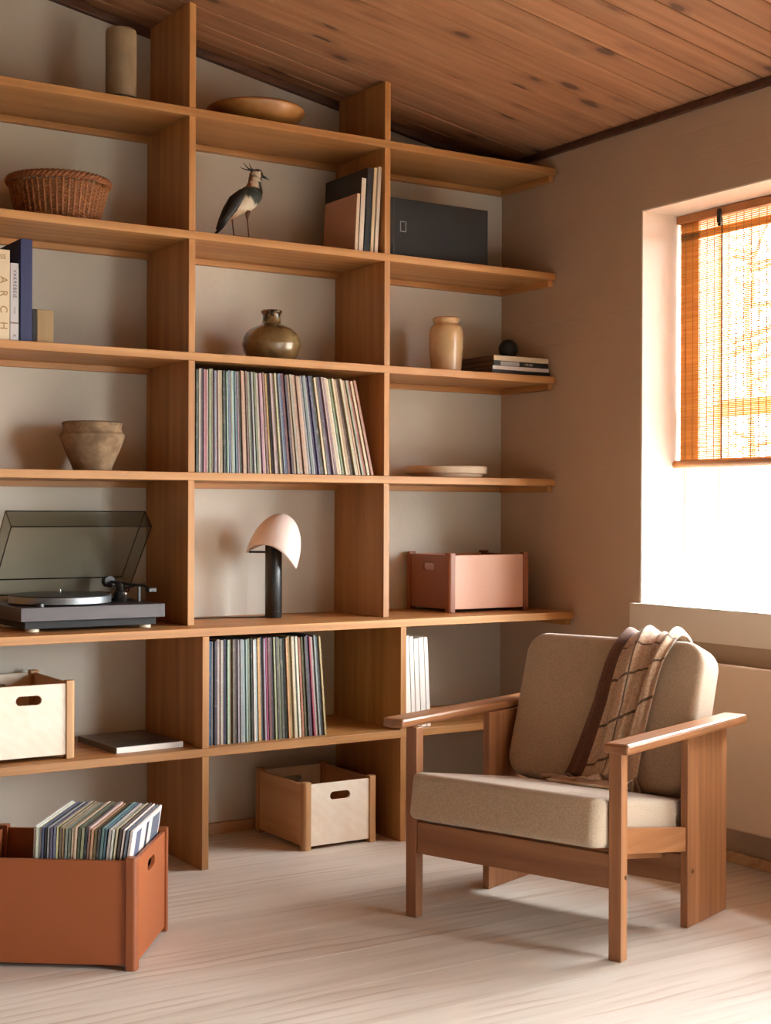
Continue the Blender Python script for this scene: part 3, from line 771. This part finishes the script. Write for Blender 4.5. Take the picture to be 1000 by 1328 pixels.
j = vessel('jug', 'squat round brown glazed bottle vase with short neck', 'vase', (-1.056, -.175, zC_),
       [(.058,0),(.066,.002),(.083,.022),(.0935,.050),(.094,.062),(.086,.088),(.066,.108),(.042,.120),(.0315,.126),(.029,.136),(.0285,.152),(.0315,.158),(.0345,.162),(.034,.166)], .005,
       glaze('ash_glaze', lin(134, 112, 76), lin(112, 90, 58), lin(90, 70, 42), 13, .22, .5, (.085, .125, lin(40, 28, 16))))
vessel('cream_jar', 'tall cream glazed jar with rolled rim on the third shelf', 'jar', (-.389, -.200, zC_),
       [(.044,0),(.050,.003),(.054,.030),(.0585,.085),(.0595,.115),(.0585,.140),(.053,.158),(.0455,.167),(.0425,.172),(.0425,.176),(.0465,.180),(.0475,.186),(.0455,.190)], .005,
       glaze('cream_glaze', lin(222, 196, 158), lin(206, 176, 134), lin(184, 150, 106), 7, .25, .6))
vessel('clay_pot', 'weathered brown clay pot with flared collar on the fourth shelf', 'pot', (-1.665, -.190, zD),
       [(.052,0),(.055,.001),(.062,.020),(.078,.056),(.090,.086),(.0955,.104),(.0950,.110),(.0905,.114),(.0880,.119),(.0868,.127),(.0870,.136),(.0900,.142),(.0875,.145)], .006,
       glaze('rough_clay', lin(150, 126, 98), lin(126, 102, 76), lin(92, 72, 52), 24, .85))
vessel('shallow_dish', 'shallow pale stone dish with upright rim on the fourth shelf', 'dish', (-.362, -.165, zD),
       [(.116,0),(.121,.002),(.125,.008),(.127,.013),(.1365,.0145),(.1405,.017),(.1415,.030),(.1415,.036),(.140,.0385)], .006, glaze('stone_dish', lin(206, 190, 166), lin(198, 180, 156), lin(186, 168, 142), 20, .7))

# ------------------------------------------------------------ lapwing
bd = thing('lapwing', 'stuffed black and white crested bird standing on the second shelf', 'bird', (-1.205, -.268, zB))
bx, bz = -1.205, ZS['B']
spine_pts = [  # x, z, radius in the picture plane, radius sideways (world x/z)
    (-1.292, 1.915, .003, .008), (-1.280, 1.935, .0075, .012), (-1.262, 1.958, .012, .017), (-1.240, 1.982, .022, .024), (-1.216, 2.004, .031, .031),
    (-1.192, 2.024, .035, .034), (-1.174, 2.043, .033, .031), (-1.169, 2.060, .027, .025), (-1.167, 2.075, .0215, .020), (-1.166, 2.088, .0200, .0185),
    (-1.162, 2.099, .0215, .0185), (-1.153, 2.105, .0175, .0155), (-1.144, 2.103, .0105, .0100), (-1.138, 2.101, .004, .004)]
sp = spline([tuple(p) for p in spine_pts], 4)
bm_ = M().tube([(p[0]-bx, 0, p[1]-bz) for p in sp], [p[2] for p in sp], 20, ry=[p[3] for p in sp])
def bird_mat():
    mt, nt, bs = newmat('lapwing_plumage'); at = N(nt, 'ShaderNodeVertexColor'); at.layer_name = 'plumage'
    f = noise(nt, mapped(nt, coords(nt, False), (60, 60, 160)), 2, 3)
    c = mixc(nt, math_(nt, 'MULTIPLY', f, .35), at.outputs[0], (.03, .03, .025, 1)); nt.links.new(c, bs.inputs['Base Color'])
    bs.inputs['Roughness'].default_value = .65; bump(nt, bs, f, .4, .002); return mt
bm_mat = bird_mat()
bo = part('body', bm_, bm_mat, bd, smooth=True)
ca = bo.data.color_attributes.new('plumage', 'FLOAT_COLOR', 'POINT')
BLK, GRN, WHT, BUF, BRN = lin(24,22,20), lin(30,38,30), lin(226,214,192), lin(190,160,128), lin(150,104,70)
for i, vv in enumerate(bo.data.vertices):
    X, Y_, Z = vv.co.x + bx, vv.co.y, vv.co.z + bz
    # distance along the body axis and above it
    side = (X + 1.205)*(-.66) + (Z - 2.0)*.75   # + towards the back, - towards the belly
    col = WHT
    if Z > 2.081:                               # head: black cap and face, pale cheek, brown nape
        col = BLK if (Z > 2.111 or X > -1.154) else (BRN if X < -1.181 else WHT)
    elif Z > 2.060: col = BLK if X > -1.163 else (WHT if X > -1.186 else BRN)
    elif X > -1.214 and Z > 2.006 + max(0, -1.178-X)*.8: col = GRN     # black-green breast bib
    elif side > .026 or X < -1.262: col = BLK   # back
    elif X < -1.236: col = BRN if side < 0 else BUF
    elif Z < 1.984: col = BUF
    ca.data[i].color = col
part('bill', M().tube([(-1.142-bx,0,2.1025-bz),(-1.128-bx,0,2.098-bz),(-1.114-bx,0,2.093-bz)], [.0055,.0036,.0012], 8), MAT['black'], bd, smooth=True)
for s in (-1, 1): part('eye', M().lathe([(0,-.0022),(.0018,-.0012),(.0022,0),(.0018,.0012),(0,.0022)], 10, (-1.155-bx, s*.0128, 2.108-bz)), MAT['black'], bd, smooth=True)
m1 = M()
for (dx, dz, q) in ((-.030, .014, .0), (-.046, .006, .003), (-.018, .022, -.003), (-.036, .022, .001)):
    m1.tube([(-1.170-bx, q*.5, 2.114-bz), (-1.170+dx*.6-bx, q, 2.114+dz*.35-bz), (-1.170+dx-bx, q, 2.114+dz-bz)], [.0028, .0017, .0006], 6)
part('crest', m1, MAT['black'], bd, smooth=True)
wingm = plain('wing_feathers', lin(30, 26, 22), .6, mott=.5, mscale=90, col2=lin(16, 18, 16))
for s in (-1, 1):   # folded wings lie along the flanks and reach over the tail
    m1 = M().tube([(-1.202-bx, s*.018, 2.052-bz), (-1.229-bx, s*.024, 2.022-bz), (-1.253-bx, s*.022, 1.985-bz), (-1.274-bx, s*.016, 1.950-bz), (-1.292-bx, s*.011, 1.921-bz)],
                  [.008, .0145, .0145, .010, .003], 12, ry=[.006, .009, .008, .006, .002])
    part('wing', m1, wingm, bd, smooth=True)
m1 = M()
for s in (-1, 0, 1): m1.tube([(-1.262-bx, s*.005, 1.950-bz), (-1.283-bx, s*.009, 1.924-bz), (-1.302-bx, s*.012, 1.9035-bz)], [.003, .003, .0015], 6, ry=[.008, .008, .005])
part('tail', m1, wingm, bd, smooth=True)
legm = plain('leg_skin', lin(96, 60, 36), .6)
for (hx, fx, yy) in ((-1.236, -1.231, .012), (-1.196, -1.192, -.012)):
    part('leg', M().tube([(hx-bx, yy, 1.985-bz), (hx-.002-bx, yy, 1.962-bz)], [.009, .0045], 8).tube([(hx-.002-bx, yy, 1.962-bz), (hx-bx, yy, 1.942-bz), (fx-bx, yy, .0065)], [.0030, .0020, .0022], 8)
         .tube([(fx-bx, yy, .0075), (fx+.014-bx, yy, .0068)], [.0018, .0010], 6).tube([(fx-bx, yy, .0075), (fx+.012-bx, yy+.008, .0068)], [.0018, .0010], 6)
         .tube([(fx-bx, yy, .0075), (fx+.012-bx, yy-.008, .0068)], [.0018, .0010], 6).tube([(fx-bx, yy, .0075), (fx-.009-bx, yy, .0068)], [.0016, .0008], 6), legm, bd, smooth=True)
part('foot_slab', M().box(-.042, .052, -.028, .028, 0, .0058), plain('slab_brown', lin(84, 50, 28), .6, mott=.2), bd, .001)  # thin dark brown slab under the feet

# ------------------------------------------------------------ table lamp
lp = thing('table_lamp', 'small lamp with black column and tilted pale pink shade', 'lamp', (-1.035, -.155, ZS['F']+.0003))
part('column', M().lathe([(0,0),(.026,0),(.0272,.0015),(.0272,.232),(.026,.234),(0,.234)], 40), MAT['black'], lp, angle=40)
part('base_ring', M().lathe([(.0272,.020),(.0278,.0204),(.0278,.0212),(.0272,.0216)], 40), plain('ring_black', (.03,.03,.03,1), .3), lp, smooth=True)
part('arm', M().tube([(-.018,.014,.212),(-.062,.052,.212)], .0036, 10), MAT['black'], lp, smooth=True)
shade_m = plain('pink_shade', lin(238, 221, 213), .45, mott=.02, mscale=5)
m1 = M(); NP, NT = 56, 24
tilt = Matrix.Rotation(R(-42), 4, 'Z') @ Matrix.Rotation(R(17), 4, 'Y')
def sh(t, p, k=0):
    rim = -.040 + .052*abs(math.sin(p))**1.5          # scalloped opening: tips at both sides, arches front and back
    tt = t; z = .118 - (.118 - rim)*(1-math.cos(tt*math.pi/2))**.92 if t > 0 else .118
    q = (.118 - z)/.158
    r = .0865*(max(0, 1-(1-min(q,1))**2.3))**.52
    r -= k*.0025
    return Vector((r*math.cos(p)*1.0, r*math.sin(p)*.92, z - k*.0025*(1-t)))
for k in (0, 1):
    n0 = len(m1.v)
    for i in range(NT+1):
        for jn in range(NP):
            m1.v.append(tuple(tilt @ sh(i/NT, 2*math.pi*jn/NP, k)))
    for i in range(NT):
        for jn in range(NP):
            l = (jn+1) % NP; a = n0+i*NP
            m1.f.append((a+jn, a+l, a+NP+l, a+NP+jn) if k == 0 else (a+NP+jn, a+NP+l, a+l, a+jn))
for jn in range(NP):
    l = (jn+1) % NP; a = NT*NP; b = (NT+1)*NP + NT*NP; m1.f.append((a+jn, a+l, b+l, b+jn))
m1.v = [(x+.004, y_, z+.222) for x, y_, z in m1.v]
part('lamp_shade', m1, shade_m, lp, smooth=True)
part('bulb', M().lathe([(0,.234),(.012,.234),(.013,.25),(.022,.272),(.018,.292),(0,.300)], 24), plain('frosted_bulb', lin(236, 228, 214), .3), lp, smooth=True)
part('cord', M().tube(spline([(-.026,.004,.003),(-.08,.02,.003),(-.16,.045,.003),(-.24,.05,.003),(-.335,.06,.003)], 6), .0024, 8), MAT['black'], lp, smooth=True)

# ------------------------------------------------------------ turntable
tt = thing('turntable', 'dark wood record player with raised smoked cover on the left shelf', 'turntable', (-1.72, -.19, ZS['F']+.0003))
ox, oy, oz = tt.location
plum = wood('plum_wood', lin(34, 23, 27), lin(50, 36, 40), lin(62, 46, 49), 'X', .4, .6, .4)
part('plinth', M().box(-1.932, -1.498, -.345, -.035, .743, .783), plum, tt, .0015, world=True)
part('sub_plinth', M().box(-1.915, -1.520, -.330, -.05, .7215, .7428), MAT['blackmatt'], tt, .001, world=True)
for (x, yy) in ((-1.885, -.300), (-1.545, -.300), (-1.885, -.085), (-1.545, -.085)):
    part('foot', M().lathe([(0,0),(.0185,0),(.0198,.001),(.0198,.0095),(0,.0100)], 28, (x-ox, yy-oy, 0)), plain('cream_foot', lin(226, 212, 186), .35), tt, angle=40)
px_, py_ = -1.765, -.195
part('platter', M().lathe([(0,.7865-oz),(.146,.7865-oz),(.148,.788-oz),(.148,.806-oz),(.1465,.8075-oz),(0,.8075-oz)], 72, (px_-ox, py_-oy, 0)), plain('platter_alu', (.22, .23, .24, 1), .42, .85), tt, angle=40)
part('slip_mat', M().lathe([(0,.8077-oz),(.1455,.8077-oz),(.1462,.8090-oz),(.145,.8105-oz),(0,.8105-oz)], 72, (px_-ox, py_-oy, 0)), MAT['black'], tt, angle=40)
part('spindle', M().lathe([(0,.81-oz),(.0035,.81-oz),(.0035,.824-oz),(.002,.826-oz),(0,.826-oz)], 16, (px_-ox, py_-oy, 0)), MAT['metal'], tt, smooth=True)
tx, ty = -1.562, -.16     # tonearm pivot
part('tonearm_base', M().lathe([(0,.7832-oz),(.030,.7832-oz),(.030,.789-oz),(.019,.790-oz),(.019,.812-oz),(.014,.814-oz),(.014,.838-oz),(0,.840-oz)], 32, (tx-ox, ty-oy, 0)), MAT['black'], tt, angle=40)
part('tonearm', M().tube([(tx-.012-ox, ty+.055-oy, .838-oz), (tx-ox, ty-oy, .836-oz), (tx+.03-ox, ty-.11-oy, .832-oz), (tx+.028-ox, ty-.155-oy, .826-oz)], .0042, 10), MAT['black'], tt, smooth=True)
part('headshell', M().box(tx+.016-ox, tx+.040-ox, ty-.178-oy, ty-.150-oy, .816-oz, .829-oz), MAT['black'], tt, .002)
part('counterweight', M().lathe([(0,-.014),(.0165,-.014),(.0178,-.0125),(.0178,.0125),(.0165,.014),(0,.014)], 28, fn=lambda x, y_, z: (tx-.014-ox+x, ty+.062-oy+z, .8385-oz+y_)), MAT['black'], tt, angle=40)
part('counterweight_ring', M().lathe([(.0172,-.017),(.0182,-.0165),(.0182,-.0148),(.0172,-.0144)], 28, fn=lambda x, y_, z: (tx-.014-ox+x, ty+.062-oy+z, .8385-oz+y_)), MAT['metal'], tt, smooth=True)
part('lift_post', M().lathe([(0,.7832-oz),(.0055,.7832-oz),(.0055,.803-oz),(.007,.805-oz),(.007,.812-oz),(0,.813-oz)], 16, (tx-.012-ox, ty-.062-oy, 0)), MAT['metal'], tt, smooth=True)
part('cueing_lever', M().tube([(tx+.004-ox, ty-.03-oy, .822-oz),(tx+.045-ox, ty-.04-oy, .832-oz),(tx+.062-ox, ty-.042-oy, .833-oz)], .0028, 8), MAT['black'], tt, smooth=True)
part('arm_rest', M().box(tx+.022-ox, tx+.030-ox, ty-.085-oy, ty-.077-oy, .7832-oz, .829-oz), MAT['black'], tt, .001)
part('speed_knob', M().lathe([(0,.7832-oz),(.012,.7832-oz),(.0115,.793-oz),(0,.794-oz)], 24, (-1.870-ox, -.325-oy, 0)), MAT['black'], tt, angle=40)
# hinged cover: a shallow five-sided tray standing open; local frame: u along the hinge, d up the slope, h outwards
cov = bpy.data.objects.new('dust_cover', None)
hin = Vector((0, -.070, .803)); dv = Vector((0, -.659, .752)); hv = Vector((0, .752, .659))
x0, x1, LD, HD, tk = -1.930, -1.500, .274, .068, .003
def cvp(x, d, h): p = hin + dv*d + hv*h; return (x-ox, p.y-oy, p.z-oz)
def cbox(mm, a0, a1, d0, d1, h0, h1):
    n0 = len(mm.v)
    for h in (h0, h1):
        for (a, d) in ((a0,d0),(a1,d0),(a1,d1),(a0,d1)): mm.v.append(cvp(a, d, h))
    mm.f += [tuple(n0+i for i in q) for q in ((3,2,1,0),(4,5,6,7),(0,1,5,4),(1,2,6,5),(2,3,7,6),(3,0,4,7))]
    return mm
dc = M(); cbox(dc, x0, x1, 0, LD, HD-tk, HD)
top = part('dust_cover', dc, MAT['smoke'], tt)
for (a0, a1, d0, d1) in ((x0, x1, LD-tk, LD), (x0, x0+tk, 0, LD-tk), (x1-tk, x1, 0, LD-tk), (x0+tk, x1-tk, 0, tk)):
    part('side_wall', cbox(M(), a0, a1, d0, d1, 0, HD-tk), MAT['smoke'], top)
eg = M(); e2 = .0016
for h in (0, HD-.001):
    cbox(eg, x0, x1, LD-e2, LD+.0008, h-.0008, h+e2); cbox(eg, x0-.0008, x0+e2, 0, LD, h-.0008, h+e2); cbox(eg, x1-e2, x1+.0008, 0, LD, h-.0008, h+e2); cbox(eg, x0, x1, -.0008, e2, h-.0008, h+e2)
for x in (x0-.0008, x1-e2): cbox(eg, x, x+e2+.0008, LD-e2, LD+.0008, 0, HD)
part('edge', eg, MAT['smoke_edge'], top)
for x in (-1.84, -1.59): part('hinge', M().box(x-.015-ox, x+.015-ox, -.085-oy, -.040-oy, .7832-oz, .806-oz), MAT['black'], tt, .002)
bpy.data.objects.remove(cov)

# ------------------------------------------------------------ armchair (local x to the rear, local -y to the sitter's left-hand end in view)
TH = R(19.63)
ch = thing('armchair', 'low wooden armchair with oatmeal cushions and plank rear legs', 'armchair', (-1.165, -1.134, 0), TH)
def cb_(a0, a1, b0, b1, z0, z1): return M().box(b0, b1, -a1, -a0, z0, z1)
AW = .632
for a0, a1 in ((0, .034), (AW-.034, AW)):
    part('front_leg', cb_(a0, a1, 0, .030, 0.0004, .495), MAT['chair_z'], ch, .002)
for a0, a1 in ((.003, .024), (AW-.024, AW-.003)):
    part('rear_leg', cb_(a0, a1, .355, .586, .0004, .4945), MAT['chair_z'], ch, .002)
for s in (0, 1):
    a0, a1 = (-.046, .022) if s == 0 else (AW-.026, AW+.042)
    mm = M().prism([(-.045, .4955), (.618, .4955), (.618, .520), (-.045, .520)], -a1, -a0, lambda p, q, t: (p, t, q))
    part('armrest', mm, MAT['chair_x'], ch, .007)
sl = -.165
part('front_apron', cb_(.0345, AW-.0345, .004, .024, .168, .250), MAT['chair_y'], ch, .0015)
part('rear_rail', cb_(.0245, AW-.0245, .375, .397, .105, .180), MAT['chair_y'], ch, .0015)
for a0, a1 in ((.008, .030), (AW-.030, AW-.008)):
    part('side_rail', M().prism([(.0305, .248), (.3545, .248+sl*.324), (.3545, .310+sl*.324), (.0305, .310)], -a1, -a0, lambda p, q, t: (p, t, q)), MAT['chair_x'], ch, .0015)
for i in range(5):
    a = .10 + i*.108
    part('seat_slat', M().prism([(.0245, .224), (.3745, .224+sl*.350), (.3745, .238+sl*.350), (.0245, .238)], -a-.022, -a+.022, lambda p, q, t: (p, t, q)), MAT['chair_x'], ch)
for (a, b, z) in ((AW+.0003, .020, .196), (AW-.0027, .383, .140)):
    part('screw', M().lathe([(0,0),(.0052,0),(.0048,.0012),(.0016,.0014),(0,.0008)], 16, fn=lambda x, y_, zz_: (b+x, -a-zz_, z+y_)), MAT['brass'], ch, angle=40)
part('back_rail', cb_(.0245, AW-.0245, .560, .580, .38, .45), MAT['chair_y'], ch, .0015)
# cushions
hs_ = (.252, .2785, .0590)
Ms = Matrix.Translation((.204, -.316, .2880)) @ Matrix.Rotation(-math.atan(sl), 4, 'Y')
seat = M().pillow(hs_[0], hs_[1], hs_[2], .030, .017, .005).xf(Ms); part('seat_cushion', seat, MAT['linen'], ch, smooth=True)
rec = math.atan(.34)
hb_ = (.060, .2765, .207)
Mb = Matrix.Translation((.403+.060*math.cos(rec)+.068, -.313, .302+.197)) @ Matrix.Rotation(rec, 4, 'Y')
back = M().pillow(hb_[2], hb_[1], hb_[0], .062, .022, .010).xf(Mb @ Matrix.Rotation(R(-90), 4, 'Y')); part('back_cushion', back, MAT['linen'], ch, smooth=True)

# ------------------------------------------------------------ throw over the back cushion
tw = thing('throw_blanket', 'brown and beige checked wool throw draped over the armchair back', 'blanket', (-1.165, -1.134, 0), TH)
hz, hx_ = hb_[2], hb_[0]
# path in the cushion frame (x forward-negative = front), z up
path = [(hx_+.016, -.02), (hx_+.015, hz-.05), (hx_*.75, hz+.004), (hx_*.2, hz+.020), (-hx_*.45, hz+.016), (-hx_-.004, hz-.020), (-hx_-.019, hz-.07), (-hx_-.020, .06), (-hx_-.019, -.04), (-hx_-.016, -.12), (-hx_-.020, -hz+.016), (-hx_-.040, -hz+.002), (-hx_-.062, -hz-.008)]
pp = spline(path, 8)
LN = len(pp)-1
def lerp(tab, t):
    for (a, p), (b, q) in zip(tab, tab[1:]):
        if t <= b: return p + (q-p)*(t-a)/(b-a)
    return tab[-1][1]
left = [(0, .35), (.30, .335), (.42, .338), (.62, .312), (.80, .265), (.93, .228), (1, .205)]
right = [(0, .50), (.30, .505), (.42, .508), (.55, .490), (.68, .475), (.85, .468), (1, .445)]
def thr(u, v, off=0):
    f = u*LN; i = min(int(f), LN-1); k = f - i
    x = pp[i][0] + (pp[i+1][0]-pp[i][0])*k; z = pp[i][1] + (pp[i+1][1]-pp[i][1])*k
    tx_, tz_ = pp[i+1][0]-pp[i][0], pp[i+1][1]-pp[i][1]; l = math.hypot(tx_, tz_) or 1
    nx, nz = tz_/l, -tx_/l                                # outward normal of the path
    if nx*(x) + nz*(z) < 0 and u < .9: nx, nz = -nx, -nz
    ph = v*2*math.pi
    fold = .0075*math.sin(2.3*ph + 1.5*math.sin(4*u) + .6) + .0045*math.sin(4.7*ph + 5*u) + .002*math.sin(9*ph - 7*u)
    fold = (fold + .0125) * (1 - .45*math.exp(-((v-.1)/.12)**2)) + off
    if u > .9: fold *= 1 - .5*(u-.9)/.1
    a = lerp(left, u)*(1-v) + lerp(right, u)*v + .006*math.sin(6*u+8*v)
    return Mb @ Vector((x + nx*fold, -(a-.313), z + nz*fold))
mm = M().grid(90, 56, lambda u, v: thr(u, v), uv=True)
o = part('cloth', mm, MAT['throw'], tw, smooth=True)
sd = o.modifiers.new('thickness', 'SOLIDIFY'); sd.thickness = .004; sd.offset = -1
hm = M().tube([tuple(thr(1, k/30) + Vector((-.002, 0, .004))) for k in range(31)], .0055, 8)
part('hem', hm, plain('throw_hem', lin(190, 164, 136), .9, mott=.1, mscale=60), tw, smooth=True)
# soft crumple where the end gathers on the seat
mm = M().grid(10, 40, lambda u, v: Ms @ Vector((.088 + .060*u + .006*math.sin(9*v), .070 - .200*v - .010*u, .0650 + .012*math.sin(math.pi*u) + .004*math.sin(20*v)*math.sin(math.pi*u))), uv=True)
o = part('gathered_end', mm, plain('throw_fold', lin(150, 118, 92), .95, mott=.15, mscale=60), tw, smooth=True)
sd = o.modifiers.new('thickness', 'SOLIDIFY'); sd.thickness = .004; sd.offset = 1

def gth(u, v): return Ms @ Vector((.088 + .060*u + .006*math.sin(9*v), .070 - .200*v - .010*u, .0650 + .012*math.sin(math.pi*u) + .004*math.sin(20*v)*math.sin(math.pi*u)))
part('gathered_hem', M().tube([tuple(gth(0, k/24) + Vector((-.003, 0, .004))) for k in range(25)], .0045, 8), plain('throw_hem', lin(200, 176, 148), .9, mott=.1, mscale=60), tw, smooth=True)

# ------------------------------------------------------------ woven blind
bl = thing('woven_blind', 'woven reed roller blind half lowered in the window recess', 'blind', (.165, -1.4, 2.036))
ya, yb, zb0, zb1 = -2.035, -.760, 1.222, 2.012
m1 = M(); nsl = 128; pz = (zb1-zb0)/nsl
for i in range(nsl):
    z = zb0 + i*pz; dz = random.uniform(-.0006, .0006); hh = pz*random.uniform(.56, .72)
    m1.box(.1635, .1648, ya, yb - random.uniform(0, .004), z+dz, z+dz+hh)
part('reeds', m1, MAT['reed'], bl, world=True, kind='stuff')
part('edge_band', M().box(.1652, .1660, yb-.088, yb-.006, zb0, zb1), MAT['reedband'], bl, world=True)
part('edge_band', M().box(.1652, .1660, ya+.006, ya+.088, zb0, zb1), MAT['reedband'], bl, world=True)
part('head_band', M().box(.1652, .1660, ya+.006, yb-.006, 1.955, 1.975), MAT['reedband'], bl, world=True)
m1 = M(); y = yb-.03
while y > ya:
    m1.box(.1650, .1653, y-.0012, y+.0012, zb0, zb1).box(.1630, .1633, y-.0012, y+.0012, zb0, zb1); y -= .032
part('warp_threads', m1, plain('thread', lin(150, 120, 84), .8), bl, world=True, kind='stuff')
part('head_rail', M().box(.150, .172, ya, yb, 2.010, 2.036), MAT['bamboo'], bl, .002, world=True)
part('bottom_rail', M().tube([(.150, ya-.004, 1.214), (.150, yb+.008, 1.214)], .0135, 14), MAT['bamboo'], bl, world=True, smooth=True)
for yy in (-.957, -1.85):
    part('cord', M().tube([(.1600, yy, 2.0), (.1600, yy, 1.224)], .0018, 6), plain('cord', lin(120, 80, 50), .8), bl, world=True, smooth=True)
    part('cord_pulley', M().box(.142, .1495, yy-.008, yy+.008, 1.985, 2.030).box(.1440, .1495, yy-.006, yy+.006, 1.974, 1.985), MAT['black'], bl, .002, world=True)

# ------------------------------------------------------------ outside the window
struct('ground', M().box(WT, 30, -20, 30, -.3, -.15), plain('gravel', lin(190, 180, 160), .9, mott=.3, mscale=2))
def tree(label, loc, H, r, n, seed):
    rnd = random.Random(seed)
    t = thing('garden_tree', label, 'tree', loc, group='garden trees outside')
    part('trunk', M().tube([(0,0,0),(.05,.03,H*.35),(-.03,.05,H*.7),(0,0,H*.95)], [.05,.045,.03,.01], 10), plain('bark', lin(96, 80, 66), .9, mott=.3), t, smooth=True)
    br = M()
    for i in range(14):
        a = rnd.uniform(0, 6.28); z = H*rnd.uniform(.25, .85); l = r*rnd.uniform(.6, 1)
        br.tube([(0,0,z), (l*.5*math.cos(a), l*.5*math.sin(a), z+.2), (l*math.cos(a), l*math.sin(a), z+.35)], [.03,.02,.006], 6)
    part('branches', br, plain('bark_light', lin(120, 100, 82), .9, mott=.3), t, smooth=True)
    lf = M()
    for i in range(n):
        a = rnd.uniform(0, 6.28); q = r*rnd.random()**.5; z = H*.2 + H*.85*rnd.random()
        c = Vector((q*math.cos(a), q*math.sin(a), z)); u = Vector((rnd.gauss(0,1), rnd.gauss(0,1), rnd.gauss(0,1))).normalized(); v = u.orthogonal().normalized(); s = rnd.uniform(.03, .06)
        k = len(lf.v); lf.v += [tuple(c-u*s), tuple(c+v*s*.5), tuple(c+u*s), tuple(c-v*s*.5)]; lf.f.append((k, k+1, k+2, k+3))
    part('foliage', lf, translucent('autumn_leaf', lin(190, 176, 120), lin(140, 120, 70), .5), t, kind='stuff')
tree('slender autumn tree seen through the woven blind', (5.0, 3.9, -.15), 4.6, 1.3, 1000, 3)
tree('bushy tree further off beyond the window', (9.4, 7.6, -.15), 5.2, 1.9, 1500, 5)
